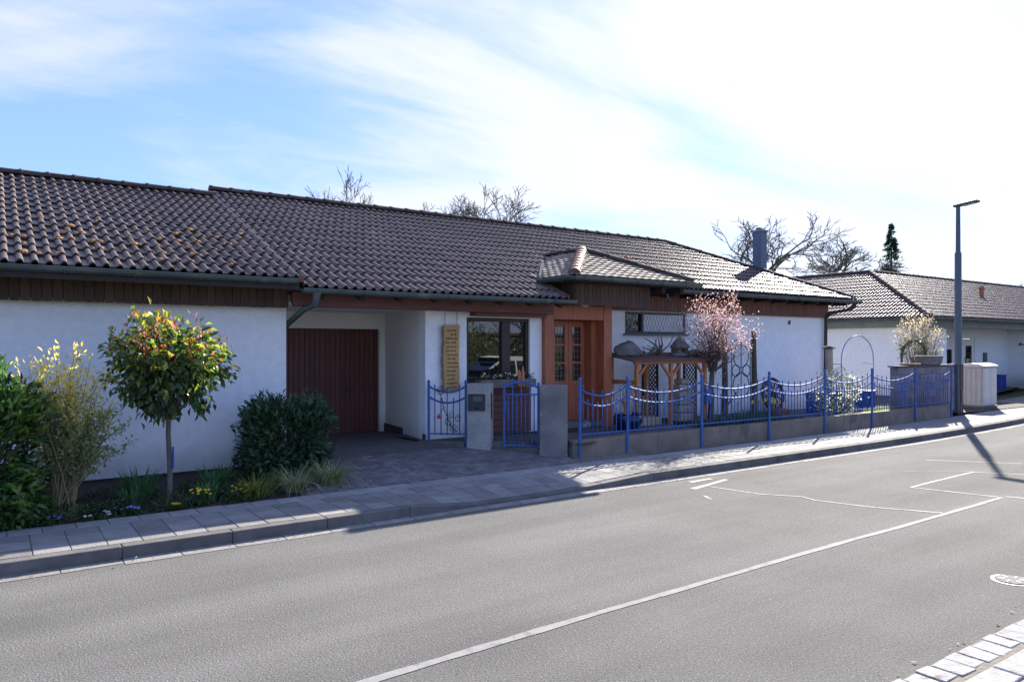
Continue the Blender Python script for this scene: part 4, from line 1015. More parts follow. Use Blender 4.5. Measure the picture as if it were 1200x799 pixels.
# ================================================================== ENTRANCE THINGS
sg = empty('hanging_sign', (6.46,11.10,1.2), 'long wooden board carved with rows of script, hung on chains beside the window', 'sign')
sx0, sx1, sz0, sz1 = 6.29, 6.66, 1.23, 2.35
pl = []; k = 14
for i in range(k+1): pl.append((sx0+.03+.008*math.sin(i*.7)+random.uniform(-.006,.006), sz0+(sz1-sz0)*i/k))
for i in range(k, -1, -1): pl.append((sx1-.02+.006*math.sin(i*.5+1)+random.uniform(-.006,.006), sz0+(sz1-sz0)*i/k+.01))
MB().prism(pl, 'y', 11.075, 11.115).build('board', M['signwood'], sg, bevel=.006)
bk = MB()
for i in range(k):
    z_a, z_b = pl[i][1], pl[i+1][1]
    bk.add([(pl[i][0]-.028,11.08,z_a),(pl[i][0]+.004,11.07,z_a),(pl[i][0]+.004,11.12,z_a),(pl[i+1][0]-.028+.012*math.sin(i*2),11.08,z_b),(pl[i+1][0]+.004,11.07,z_b),(pl[i+1][0]+.004,11.12,z_b)], [(0,1,4,3),(1,2,5,4),(2,0,3,5),(0,2,1),(3,4,5)])
bk.build('bark_edge', M['drift'], sg)
tx = MB(); rr = random.Random(3)
for r_ in range(15):
    z_ = sz1-.09-r_*.070; x_ = sx0+.07+rr.uniform(0,.05 if r_ > 1 else .12); xe = sx1-.05-rr.uniform(0,.06)
    while x_ < xe:
        wl = rr.uniform(.03,.075); n = int(wl/.009); xw = min(x_+wl, xe)
        pts = [(x_+(xw-x_)*i/n, 11.0735, z_+(.015 if i % 2 else -.009)*rr.uniform(.4,1.6)) for i in range(n+1)]
        if len(pts) > 1: tx.tube(pts, .0045, 4)
        x_ = xw+.014
tx.build('carved_script', M['rafter'], sg)
for x_ in (6.36, 6.60):
    mb = MB()
    for i in range(7):
        z_ = 2.36+i*.034
        mb.tube([(x_+.010*math.cos(t)*(1 if i % 2 else .2), 11.09+.010*math.cos(t)*(.2 if i % 2 else 1), z_+.02*math.sin(t)) for t in [2*math.pi*j/8 for j in range(9)]], .0028, 4, cap=False)
    mb.build('chain', M['iron'], sg)

# window box with flowers
wb = empty('window_box', (7.55,10.95,1.24), 'timber window box with pink and white flowers under the dark window', 'window box')
MB().box(6.95, 8.15, 10.86, 11.05, 1.25, 1.40).build('trough', M['drift'], wb, bevel=.01)
P = np.column_stack([rng.uniform(7.0,8.1,260), rng.uniform(10.88,11.03,260), rng.uniform(1.38,1.46,260)]); D = unit(260)*.7+np.array([0,-.2,.7])
add_leaves('foliage', leaves_mesh('f', P, D, unit(260), rng.uniform(.03,.07,260), rng.uniform(.02,.035,260), jit((.05,.10,.03),260)), LEAF, wb)
for i in range(26):
    p = (random.uniform(7.0,8.1), random.uniform(10.85,10.95), random.uniform(1.42,1.52))
    MB().lathe([(.004,-.01),(.022,.0),(.018,.008),(.005,.006)], p, 6).build('flower', M[random.choice(['petal_w','petal_p','petal_w'])], wb)
for (x_, hgt) in ((7.72,.30),(7.80,.36)):
    one(MB().lathe([(.02,0),(.045,.05),(.028,.16),(.034,.22),(.012,hgt)], (x_,10.80,1.27), 9), 'wooden_figure', M['orangewood'], ('taller' if hgt > .33 else 'shorter')+' of two turned orange wooden figures by the window box', 'figure', 'orange wooden figures by the window box', smooth=True)

# glazed pot and carved wooden sculpture
pz_ = yard_z(9.9)
one(MB().lathe([(.14,0),(.20,.03),(.27,.16),(.28,.24),(.25,.30),(.27,.33),(.24,.33),(.22,.28),(.02,.27)], (9.95,10.35,pz_), 24), 'glazed_pot', M['bluepot'], 'dark blue glazed pot on the patio behind the fence', 'pot', smooth=True)
ws = empty('wood_sculpture', (9.95,10.37,pz_+.25), 'upright pale gnarled wood sculpture standing in the dark blue pot', 'sculpture')
MB().tube([(9.95,10.37,pz_+.26),(9.96,10.37,pz_+.42),(9.93,10.36,pz_+.55),(9.98,10.37,pz_+.68),(9.94,10.36,pz_+.80)], [.09,.07,.10,.06,.03], 9).build('stem', M['signwood'], ws, smooth=True)
MB().tube([(9.97,10.37,pz_+.52),(10.06,10.37,pz_+.60),(10.10,10.36,pz_+.70),(10.05,10.36,pz_+.74)], [.05,.04,.03,.02], 8).build('limb', M['signwood'], ws, smooth=True)
MB().tube([(9.94,10.36,pz_+.60),(9.86,10.36,pz_+.68),(9.83,10.36,pz_+.78)], [.04,.03,.012], 8).build('limb', M['signwood'], ws, smooth=True)

# timber shelter
sz = .37
sh_ = empty('timber_shelter', (11.4,10.9,sz), 'open orange timber shelter with braced posts and brown roof against the white wall', 'shelter')
def po(x, y, z1, name='post'): MB().box(x-.035, x+.035, y-.035, y+.035, sz, z1).build(name, M['orangewood'], sh_, bevel=.006)
for (x_, y_, z1) in ((10.45,10.62,1.63),(11.42,10.62,1.63),(12.45,10.62,1.63),(10.45,11.35,1.75),(12.45,11.35,1.75),(11.45,11.35,1.75)): po(x_, y_, z1)
MB().box(10.38, 12.52, 10.585, 10.655, 1.63, 1.69).build('beam', M['orangewood'], sh_, bevel=.006); MB().box(10.38, 12.52, 11.315, 11.385, 1.75, 1.81).build('beam', M['orangewood'], sh_, bevel=.006)
MB().box(10.425, 10.475, 10.66, 11.31, 1.22, 1.31).build('side_rail', M['orangewood'], sh_)
for (x_, s_) in ((10.45,1),(11.42,-1),(11.42,1),(12.45,-1)):
    MB().beam((x_+s_*.02,10.62,1.36), (x_+s_*.27,10.62,1.63), .05, .05).build('brace', M['orangewood'], sh_)
for i in range(8):
    y0, y1 = 10.50+i*.12, 10.50+i*.12+.116; za, zb_ = 1.68+(y0-10.5)*.145, 1.68+(y1-10.5)*.145
    MB().add([(10.25,y0,za),(12.66,y0,za),(12.66,y1,zb_),(10.25,y1,zb_),(10.25,y0,za+.035),(12.66,y0,za+.035),(12.66,y1,zb_+.035),(10.25,y1,zb_+.035)],
             [(0,3,2,1),(4,5,6,7),(0,1,5,4),(1,2,6,5),(2,3,7,6),(3,0,4,7)]).build('roof_board', M['roofboard'], sh_, bevel=.004)
def rock(c, s, m, label, cat='stone', name='stone', seed=0, grp=None):
    bm = bmesh.new(); bmesh.ops.create_icosphere(bm, subdivisions=3, radius=1)
    for v in bm.verts:
        d = 1+.28*mnoise.noise(v.co*1.5+Vector((seed*7.1,0,0)))+.12*mnoise.noise(v.co*4+Vector((0,seed,0)))
        v.co = Vector((v.co.x*s[0]*d, v.co.y*s[1]*d, max(v.co.z,-.55)*s[2]*d))
    zmin = min(v.co.z for v in bm.verts)
    me = bpy.data.meshes.new(name); bm.to_mesh(me); bm.free(); me.transform(Matrix.Translation((0,0,-zmin))); me.materials.append(m); me.shade_smooth()
    o = bpy.data.objects.new(name, me); COL.objects.link(o); o.location = c; ROOT[o.name] = Vector(c)
    return tag(o, label, cat, grp)
rock((10.62,11.05,1.77), (.28,.2,.19), M['stone'], 'rounded grey fieldstone at the door end of the shelter roof', seed=1)
rock((12.05,10.95,1.765), (.22,.16,.06), M['stone'], 'low grey stone lying under the birdhouse on the shelter roof', seed=2)
bh = empty('birdhouse', (12.1,11.0,1.84), 'rough thatched birdhouse of dark bark on the shelter roof', 'birdhouse')
MB().box(11.95, 12.25, 10.88, 11.12, 1.84, 1.99).build('box', M['drift'], bh, bevel=.02)
MB().lathe([(.23,0),(.21,.04),(.12,.15),(.05,.22),(.01,.25)], (12.10,11.0,1.95), 9).build('thatch', M['drift'], bh, bevel=.01)
MB().tube([(12.08,10.885,1.90),(12.08,10.875,1.90)], .04, 14).build('entrance', M['black'], bh)
one(MB().tube([(12.3,10.95,1.83),(12.5,10.9,1.86),(12.75,10.95,1.83),(12.85,10.9,1.88)], [.06,.075,.06,.03], 8), 'log', M['drift'], 'short dark log lying at the tree end of the shelter roof', 'log', smooth=True)
def twiggy(name, c, n, spread, h, label, m):
    r = empty(name, c, label, 'driftwood', 'driftwood branches on the shelter roof'); rr = random.Random(31 + n)
    for i in range(n):
        p = Vector(c); d = Vector((rr.uniform(-1,1)*spread, rr.uniform(-.4,.4)*spread, rr.uniform(.3,1)*h)).normalized(); pts = [p.copy()]; rs = [.022]
        L_ = rr.uniform(.5,1)*h
        for j in range(5):
            d = (d+Vector((rr.uniform(-.6,.6), rr.uniform(-.4,.4), rr.uniform(-.3,.5)))).normalized(); p = p+d*L_/5; pts.append(p.copy()); rs.append(.020*(1-j/5)+.003)
            if p.z < c[2]+.015: p.z = c[2]+.015
        MB().tube(pts, rs, 6).build('branch', m, r, smooth=True)
twiggy('driftwood', (11.15,11.0,1.79), 7, 1.3, .42, 'low tangle of twisted driftwood on the shelter roof beside the rounded stone', M['drift'])
twiggy('driftwood', (11.60,11.1,1.80), 8, .6, .62, 'upright bare twisted branches on the shelter roof beside the birdhouse', M['drift'])

# lattice screens
def lattice(x0, x1, y, z0, z1, label):
    r = empty('lattice_screen', ((x0+x1)/2,y,z0), label, 'lattice')
    MB().box(x0, x0+.035, y-.02, y+.02, z0, z1).build('stile', M['lattice'], r); MB().box(x1-.035, x1, y-.02, y+.02, z0, z1).build('stile', M['lattice'], r)
    MB().box(x0+.035, x1-.035, y-.02, y+.02, z0, z0+.035).build('rail', M['lattice'], r); MB().box(x0+.035, x1-.035, y-.02, y+.02, z1-.035, z1).build('rail', M['lattice'], r)
    w_, h_ = x1-x0-.07, z1-z0-.07; st = .105
    for sgn in (1,-1):
        c = -h_ + st/2
        while c < w_:
            # line x = c + t (sgn=1) or mirrored, z = t
            t0, t1 = max(0,-c), min(h_, w_-c)
            if t1-t0 > .03:
                xa, xb = c+t0, c+t1
                if sgn < 0: xa, xb = w_-xa, w_-xb
                MB().beam((x0+.035+xa, y-.006*sgn, z0+.035+t0), (x0+.035+xb, y-.006*sgn, z0+.035+t1), .010, .026).build('slat', M['lattice'], r)
            c += st
lattice(11.60, 12.08, 11.62, sz, 1.66, 'dark brown diagonal lattice screen inside the orange timber shelter')
lattice(12.72, 13.15, 11.45,   .34, 1.68, 'dark brown diagonal lattice screen between timber shelter and plum tree')
# stacked pale stones
for i, (w_, h_) in enumerate(((.46,.18),(.44,.17),(.36,.16),(.42,.15),(.34,.14),(.24,.12))):
    zz = sz+sum(h for _, h in ((.46,.18),(.44,.17),(.36,.16),(.42,.15),(.34,.14),(.24,.12))[:i])
    bm = MB().obox((12.22+random.uniform(-.03,.03),11.05,zz+h_/2-.002), (w_,.26,h_-.004), random.uniform(-.1,.1))
    names = ['lowest','second','third','fourth','fifth','topmost']
    one(bm, 'stone_block', M['palestone'], '%s pale sandstone block of the stack inside the timber shelter' % names[i], 'stone block', 'stacked pale stone blocks', bevel=.035)
mbx = empty('blue_pail', (12.45,10.50,1.0), 'bright blue metal box hanging on the shelter corner post', 'box')
MB().box(12.32, 12.50, 10.46, 10.58, .78, 1.08).build('body', M['blue'], mbx, bevel=.015)
MB().tube([(12.34,10.52,1.07),(12.36,10.52,1.18),(12.41,10.52,1.22),(12.46,10.52,1.18),(12.48,10.52,1.07)], .008, 6).build('handle', M['iron'], mbx)
one(MB().box(10.5, 11.3, 10.75, 11.2, sz, sz+.16), 'pale_step', M['palestone'], 'low pale timber step at the foot of the shelter', 'step', bevel=.02)

# two rough posts with wrought-iron rings behind the plum tree
for (x_, lab) in ((14.25,'rough dark timber post behind the plum tree, next to the lattice side'),(15.35,'rough dark timber post behind the plum tree, next to the cart wheel side')):
    one(MB().tube([(x_,11.55,.28),(x_+.02,11.55,1.2),(x_-.01,11.55,2.35)], [.075,.07,.06], 9), 'rustic_post', M['bark'], lab, 'post', smooth=True)
tr_ = empty('iron_trellis', (14.8,11.5,.3), 'black wrought-iron scroll trellis between two rough timber posts', 'trellis')
for (cx, cz_, r_) in ((14.8,1.75,.28),(14.8,1.05,.30),(15.0,1.40,.14),(14.6,1.40,.14)):
    MB().tube([(cx+r_*math.cos(t),11.5,cz_+r_*math.sin(t)) for t in [2*math.pi*i/20 for i in range(21)]], .012, 6, cap=False).build('ring', M['iron'], tr_, smooth=True)
for x_ in (14.45,14.8,15.15): MB().tube([(x_,11.5,.3),(x_,11.5,2.1)], .011, 6).build('bar', M['iron'], tr_)

# ================================================================== PLANTS
def stems_to(parent, base, tips, m, r0, r1, nmid=3, wob=.06, name='stem', sides=5):
    mb = MB()
    for t in tips:
        b = Vector(base)+Vector((random.uniform(-.06,.06),random.uniform(-.06,.06),0)); t = Vector(t); pts = []
        for i in range(nmid+2):
            s_ = i/(nmid+1); p = b.lerp(t, s_); p.z = b.z+(t.z-b.z)*(s_**.8)
            if 0 < i <= nmid: p += Vector((random.uniform(-wob,wob),random.uniform(-wob,wob),0))
            pts.append(p)
        mb.tube(pts, [r0+(r1-r0)*i/(nmid+1) for i in range(nmid+2)], sides)
    return mb.build(name, m, parent, smooth=True)
def cluster_crown(c, rad, ncl, per, spread, shell=.55, zmin=None, squash=1.0, noise_amp=.25, box=False):
    """cluster centres spread through an uneven ellipsoid; returns leaf bases, outward dirs, cluster ids, centres"""
    c = np.array(c); rad = np.array(rad); cs = []
    while len(cs) < ncl:
        d = rng.normal(size=3); d /= np.linalg.norm(d)
        if box: d = np.sign(d)*np.abs(d)**.55; 
        r = (shell+(1-shell)*rng.random()**.7)
        nz = 1+noise_amp*mnoise.noise(Vector(d*2.2)+Vector(c))
        p = c+d*rad*r*nz
        if zmin is not None and p[2] < zmin: continue
        cs.append(p)
    cs = np.array(cs); ids = np.repeat(np.arange(ncl), per)
    P = cs[ids]+rng.normal(size=(ncl*per,3))*spread
    out = (P-c)/rad; out /= np.maximum(np.linalg.norm(out, axis=1, keepdims=True), 1e-6)
    return P, out, ids, cs

# photinia standard: red shoots, yellow top leaves with sunlight painted in, dark leaves below
ph = empty('photinia_tree', (1.74,9.66,.16), 'small round-headed tree with red and yellow shoots on a thin trunk', 'tree')
pc, prad = (1.74,9.66,1.78), (.65,.62,.54)
P, O, ids, cs = cluster_crown(pc, prad, 225, 17, .065, shell=.25)
n = len(P); hgt = (P[:,2]-1.0)/1.45
D = O*.7+unit(n)*.7+np.array([0,0,-.5])
base = np.where((rng.random(n) < np.clip((hgt-.30)*1.25,0.03,.9))[:,None], jit((.30,.32,.05),n,.28), jit((.065,.115,.036),n,.3))
clred = rng.random(len(cs)) < np.clip((cs[:,2]-1.3)/1.1, .03, .85)
redm = clred[ids] & (rng.random(n) < .30)
base = np.where(redm[:,None], jit((.52,.17,.11),n,.3), base)
D = np.where(redm[:,None], D*.3+np.array([0,0,1.0]), D)
add_leaves('crown', leaves_mesh('f', P, D, unit(n)*.6+np.array([0,0,.8]), np.where(redm, .6, 1.0)*rng.uniform(.075,.125,n), np.where(redm, .6, 1.0)*rng.uniform(.042,.062,n), base, curl=.12), LEAF, ph)
MB().tube([(1.74,9.66,.10),(1.75,9.66,.5),(1.73,9.66,.95),(1.74,9.66,1.3),(1.74,9.66,1.8)], [.034,.030,.028,.030,.015], 10).build('trunk', M['barkgrey'], ph, smooth=True)
stems_to(ph, (1.74,9.66,1.12), [cs[i] for i in range(0,len(cs),5)], M['bark'], .016, .004, name='branch')
MB().obox((1.775,9.62,.66), (.022,.008,.26), .3).build('tie_ribbon', M['bluedark'], ph)
MB().obox((1.66,9.56,1.09), (.018,.01,.11), .2).build('tag_strip', M['redpaint'], ph)

def shrub(name, label, c, rad, ncl, per, spread, cols, L_, W_, m=None, stem=None, up=.3, shell=.5, cat='shrub', zmin=.2, base=None, group=None, droop=.0, noise_amp=.25, box=False, outw=.8, nstem=4):
    r = empty(name, (c[0],c[1],base if base is not None else zmin), label, cat, group)
    P, O, ids, cs = cluster_crown(c, rad, ncl, per, spread, shell, zmin=zmin, noise_amp=noise_amp, box=box); n = len(P)
    D = O*outw+unit(n)*.7+np.array([0,0,up])
    k = rng.integers(0, len(cols), len(cs))[ids]; k = np.where(rng.random(n) < .3, rng.integers(0,len(cols),n), k)
    C = jit((1,1,1), n, .25)*np.array(cols)[k]
    add_leaves('foliage', leaves_mesh('f', P, D, O*.5+unit(n)*.5+np.array([0,0,.6]), rng.uniform(L_[0],L_[1],n), rng.uniform(W_[0],W_[1],n), C, curl=droop), m or LEAF, r)
    stems_to(r, (c[0],c[1],(base if base is not None else zmin)-.05), [cs[i] for i in range(0,len(cs),nstem)], stem or M['bark'], .018, .004)
    return r
GD = [(.050,.105,.052),(.070,.135,.062),(.090,.16,.070),(.038,.078,.040)]
shrub('rhododendron', 'big dark glossy evergreen shrub filling the far end of the flower bed', (-.24,9.50,.88), (.70,.50,.80), 420, 17, .07, [(.055,.125,.032),(.10,.20,.04),(.16,.27,.05),(.035,.075,.025)], (.09,.15), (.032,.050), zmin=.12, base=.15, box=True, noise_amp=.3)
lau = shrub('cherry_laurel', 'dense dark green clipped laurel bush in front of the garage corner', (3.34,10.30,.74), (.52,.48,.50), 460, 16, .06, GD, (.08,.13), (.030,.048), zmin=.2, base=.17, box=True, noise_amp=.18)
# yellow shrub: fine upright twigs, small yellow leaves, sunlit top put into their colour
ys_ = empty('yellow_shrub', (.64,9.38,.15), 'loose twiggy shrub with yellow leaf tips between the dark evergreen and the photinia', 'shrub')
tips = []; tw = MB(); PP = []; CC = []
for i in range(84):
    a = random.uniform(0,2*math.pi); rr_ = random.uniform(.05,.55); h = random.uniform(.8,1.95)-.30*rr_
    lean = .18 if h < 1.2 else .0
    b = Vector((.64+random.uniform(-.1,.1),9.38+random.uniform(-.08,.08),.12)); t = Vector((.64+math.cos(a)*rr_+lean,9.38+math.sin(a)*rr_*.7,.15+h))
    pts = []
    for j in range(6):
        s_ = j/5; p = b.lerp(t, s_); k = s_*s_ if h < 1.3 else s_**1.4
        p.x = b.x+(t.x-b.x)*k+random.uniform(-.025,.025)*s_; p.y = b.y+(t.y-b.y)*k+random.uniform(-.025,.025)*s_; pts.append(p)
    tw.tube(pts, [.010-.0016*j for j in range(6)], 4)
    for q in range(58):
        s_ = random.uniform(.35,1)**.6; j = min(4, int(s_*5)); p = pts[j].lerp(pts[j+1], s_*5-j)+Vector((random.gauss(0,.035),random.gauss(0,.035),random.gauss(0,.03)))
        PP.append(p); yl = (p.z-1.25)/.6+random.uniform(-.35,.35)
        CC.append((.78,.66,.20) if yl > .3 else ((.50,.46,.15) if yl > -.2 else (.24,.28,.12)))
tw.build('twig', M['twig'], ys_)
P = np.array([tuple(p) for p in PP]); n = len(P)
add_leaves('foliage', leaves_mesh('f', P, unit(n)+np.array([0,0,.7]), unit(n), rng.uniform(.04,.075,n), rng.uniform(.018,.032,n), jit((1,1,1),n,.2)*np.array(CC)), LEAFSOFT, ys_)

def grass_tuft(name, label, c, n, L_, spread, cols, w_=.010, lean=.8, cat='plant', group=None, arch=True):
    r = empty(name, c, label, cat, group); mb = MB(); n_ = n
    V = []; F = []; Cc = []
    for i in range(n):
        a = random.uniform(0,2*math.pi); rr_ = random.uniform(0,1)**.5*spread
        b = Vector((c[0]+rr_*math.cos(a), c[1]+rr_*math.sin(a), c[2])); a2 = a+random.gauss(0,.5); L1 = random.uniform(*L_)
        ln = lean*random.uniform(.3,1.1); d = Vector((math.cos(a2),math.sin(a2),0)); sd = Vector((-d.y,d.x,0)); k0 = len(V); m_ = 4
        for j in range(m_+1):
            s_ = j/m_; th = ln*s_*(1.4 if arch else .6)
            p = b+d*(L1*math.sin(th)*s_)+Vector((0,0,max(.0, L1*s_*math.cos(th*.95)))); wd = w_*(1-s_**2)*.5+.0008
            V += [p+sd*wd, p-sd*wd]
        F += [(k0+2*j,k0+2*j+2,k0+2*j+3,k0+2*j+1) for j in range(m_)]
        cc = random.choice(cols); q = random.uniform(.75,1.25); Cc += [(cc[0]*q,cc[1]*q,cc[2]*q,1)]*(2*m_+2)
    me = bpy.data.meshes.new('blades'); me.from_pydata([tuple(v-Vector(c)) for v in V], [], F); me.materials.append(LEAFSOFT)
    ca = me.color_attributes.new('col','FLOAT_COLOR','POINT'); ca.data.foreach_set('color', np.array(Cc).reshape(-1))
    o = bpy.data.objects.new('blades', me); COL.objects.link(o); o.parent = r; return r
GS = [(.24,.28,.13),(.36,.37,.20),(.14,.19,.07),(.44,.43,.28)]
grass_tuft('ornamental_grass', 'pale arching grass tuft at the driveway corner of the flower bed', (3.72,9.55,.14), 330, (.28,.46), .14, GS, lean=1.1)
grass_tuft('ornamental_grass', 'pale arching grass tuft in front of the clipped laurel bush', (3.20,9.45,.13), 330, (.25,.42), .15, GS, lean=1.15)
grass_tuft('ornamental_grass', 'yellow-green grass tuft beside the yellow primroses', (2.72,9.42,.13), 300, (.20,.36), .15, [(.20,.22,.05),(.14,.18,.05),(.26,.27,.08)], lean=1.1)
for (x_, y_, lab, h) in ((1.42,9.75,'clump of broad upright daffodil leaves beside the photinia trunk',.46),(1.30,9.45,'low clump of green blades at the pavement edge before the daffodil leaves',.30),(2.32,9.85,'thin clump of green blades between photinia trunk and laurel',.42),(2.15,9.45,'short broad-leaved clump among the yellow primroses',.26)):
    grass_tuft('leafy_clump', lab, (x_,y_,.14), 85, (h*.7,h), .12, [(.09,.18,.08),(.12,.22,.09),(.06,.13,.055)], w_=.034, lean=.5)
for (x_, y_, r_, lab) in ((1.75,9.35,.20,'low green mat plant under the photinia at the pavement edge'),(1.02,9.30,.20,'low green mat plant under the yellow shrub'),(.62,9.28,.24,'leafy low plant with yellow-green tips below the yellow shrub'),(2.45,9.30,.16,'low green mat plant beside the yellow primroses'),
        (2.95,9.75,.20,'low green mat plant at the foot of the laurel'),(2.15,10.0,.24,'green leafy plant behind the photinia trunk near the wall'),(1.15,10.1,.24,'green leafy plant near the wall behind the daffodil leaves'),(2.75,10.35,.22,'dark leafy plant against the wall beside the laurel'),(.25,9.30,.20,'low green plant at the foot of the big evergreen shrub'),(1.55,9.95,.2,'low leafy plant right behind the photinia')):
    shrub('groundcover_plant', lab, (x_,y_,.15), (r_*1.3,r_,.14), 46, 14, .03, [(.045,.095,.028),(.07,.13,.035),(.03,.06,.02)], (.022,.045), (.014,.022), zmin=.11, base=.12, cat='plant', nstem=9)
def flowers(c, n, sp, m, h, label, col=(.05,.11,.03), name='primrose'):
    r = empty(name, c, label, 'flowers')
    k = n*9; P = np.column_stack([c[0]+rng.normal(size=k)*sp, c[1]+rng.normal(size=k)*sp*.6, np.full(k,c[2])]); D = unit(k)*.8+np.array([0,0,.7])
    add_leaves('foliage', leaves_mesh('f', P, D, unit(k), rng.uniform(.04,.08,k), rng.uniform(.02,.035,k), jit(col,k)), LEAFSOFT, r)
    for i in range(n):
        p = Vector((c[0]+random.gauss(0,sp), c[1]+random.gauss(0,sp*.6)-.02, c[2]+h*random.uniform(.8,1.3))); mb = MB()
        for q in range(5):
            t = q*1.2566; tl = Vector((math.cos(t),math.sin(t)*.6-.35,.45)).normalized(); sd = tl.cross(Vector((0,-.7,.7))).normalized()
            mb.add([p, p+tl*.010+sd*.008, p+tl*.020, p+tl*.010-sd*.008], [(0,1,2,3)])
        mb.build('flower', m, r)
flowers((2.02,9.33,.13), 16, .07, M['petal_y'], .14, 'tuft of yellow primroses nearest the photinia trunk at the pavement edge')
flowers((2.50,9.36,.13), 22, .09, M['petal_y'], .12, 'tuft of yellow primroses nearest the laurel at the pavement edge')
flowers((1.72,9.24,.12), 9, .04, M['petal_y'], .06, 'tiny tuft of yellow primroses below the photinia')
flowers((1.28,9.25,.12), 12, .06, M['petal_b'], .07, 'tuft of pale blue flowers below the daffodil leaves', name='blue_flowers')
flowers((.50,9.22,.12), 8, .06, M['petal_b'], .06, 'tuft of blue flowers under the yellow shrub', name='blue_flowers')
flowers((.98,9.20,.12), 9, .07, M['petal_w'], .05, 'tuft of tiny white flowers at the pavement edge', name='white_flowers')
# weeds between the setts
for (x_, lab) in ((3.62,'small yellow-flowered weed between the white setts near the camera'),(4.35,'larger yellow-flowered weed between white setts and kerb')):
    flowers((x_,2.07,.01), 5, .035, M['petal_y'], .035, lab, name='weed')

# plum tree: thin branches, pink blossom
pt_c = (12.75,10.55,2.30)
pt = empty('blossoming_plum', (12.55,10.55,.35), 'small pink blossoming plum tree with bare twigs behind the fence', 'tree')
P, O, ids, cs = cluster_crown(pt_c, (.88,.82,.84), 330, 14, .07, shell=.15, noise_amp=.3); n = len(P)
col = np.where((rng.random(n) < .28)[:,None], jit((.20,.11,.085),n,.3), jit((.44,.305,.295),n,.18))
add_leaves('blossom', leaves_mesh('f', P, unit(n)+np.array([0,0,.3]), unit(n), rng.uniform(.025,.045,n), rng.uniform(.020,.034,n), col), LEAFSOFT, pt)
MB().tube([(12.55,10.55,.25),(12.57,10.55,.8),(12.60,10.55,1.3),(12.65,10.55,1.75),(12.72,10.55,2.2)], [.065,.055,.052,.045,.025], 10).build('trunk', M['barkplum'], pt, smooth=True)
stems_to(pt, (12.62,10.55,1.45), [cs[i] for i in range(0,len(cs),4)], M['barkplum'], .014, .003, name='branch', wob=.08)
MB().beam((12.62,10.52,.3), (13.1,10.3,1.0), .03, .03).build('stake', M['bark'], pt)
# yard plants
GY = [(.05,.10,.035),(.07,.13,.045),(.035,.075,.03)]
for i, (x_, y_, h, lab) in enumerate(((11.75,9.95,.34,'tuft of green bulb leaves behind the fence in front of the stone stack'),(12.3,9.9,.42,'tuft of green bulb leaves behind the fence at the plum trunk'),(12.9,10.0,.45,'tuft of green bulb leaves just past the plum trunk'),
        (13.5,10.1,.48,'tall tuft of daffodil leaves behind the fence below the iron trellis'),(14.1,10.3,.44,'tuft of daffodil leaves near the cart wheel path'),(13.2,9.8,.34,'short leaf tuft against the concrete wall below the plum tree'),(14.5,9.85,.30,'short leaf tuft at the edge of the yard path'),(13.9,9.85,.38,'leaf tuft against the concrete wall below the daffodils'))):
    grass_tuft('bulb_leaves', lab, (x_,y_,yard_z(x_)-.03), 110, (h*.6,h), .20, GY, w_=.02, lean=.6)
for i in range(14):
    x_, y_ = random.uniform(13.3,14.3), random.uniform(9.95,10.5); z_ = random.uniform(.72,.84)
    o = MB(); o.tube([(x_,y_,.35),(x_+.02,y_,z_)], .005, 4)
    d = empty('daffodil', (x_,y_,.3), 'yellow daffodil in bloom behind the fence below the iron trellis', 'flower', 'yellow daffodils behind the fence')
    o.build('stalk', LEAFSOFT if False else M['grassland'], d)
    f = MB(); c_ = Vector((x_+.02,y_-.03,z_))
    for q in range(6):
        t = q*math.pi/3; tl = Vector((math.cos(t),-.15,math.sin(t))); sd = Vector((-math.sin(t),0,math.cos(t)))
        f.add([c_, c_+tl*.026+sd*.015, c_+tl*.05, c_+tl*.026-sd*.015], [(0,1,2,3)])
    f.tube([c_, c_+Vector((0,-.035,0))], [.012,.020], 8); f.build('bloom', M['petal_y'], d)
shrub('white_shrub', 'white blossoming shrub behind the fence between the house corner and the garden wall', (16.6,10.15,.85), (.72,.5,.58), 130, 16, .06, [(.62,.62,.52),(.70,.68,.62),(.16,.22,.09),(.50,.52,.40),(.07,.12,.05)], (.035,.065), (.026,.045), m=LEAFSOFT, zmin=.35, base=.27)
shrub('low_shrub', 'low grey-green shrub at the foot of the white blossoming shrub', (16.3,9.85,.42), (.55,.18,.22), 50, 14, .04, [(.06,.11,.05),(.09,.14,.07),(.05,.09,.04)], (.03,.06), (.015,.025), m=LEAFSOFT, zmin=.28, base=.26)
for i, (x_, lab) in enumerate(((17.4,'bright yellow-green leaf tuft below the fence next to the white shrub'),(18.0,'bright yellow-green leaf tuft below the fence before the small blue bin'),(18.6,'bright yellow-green leaf tuft below the fence at the garden wall corner'))):
    grass_tuft('bulb_leaves', lab, (x_,9.72,.26), 90, (.2,.34), .2, [(.20,.26,.04),(.14,.20,.04),(.26,.30,.07)], w_=.018, lean=.6)
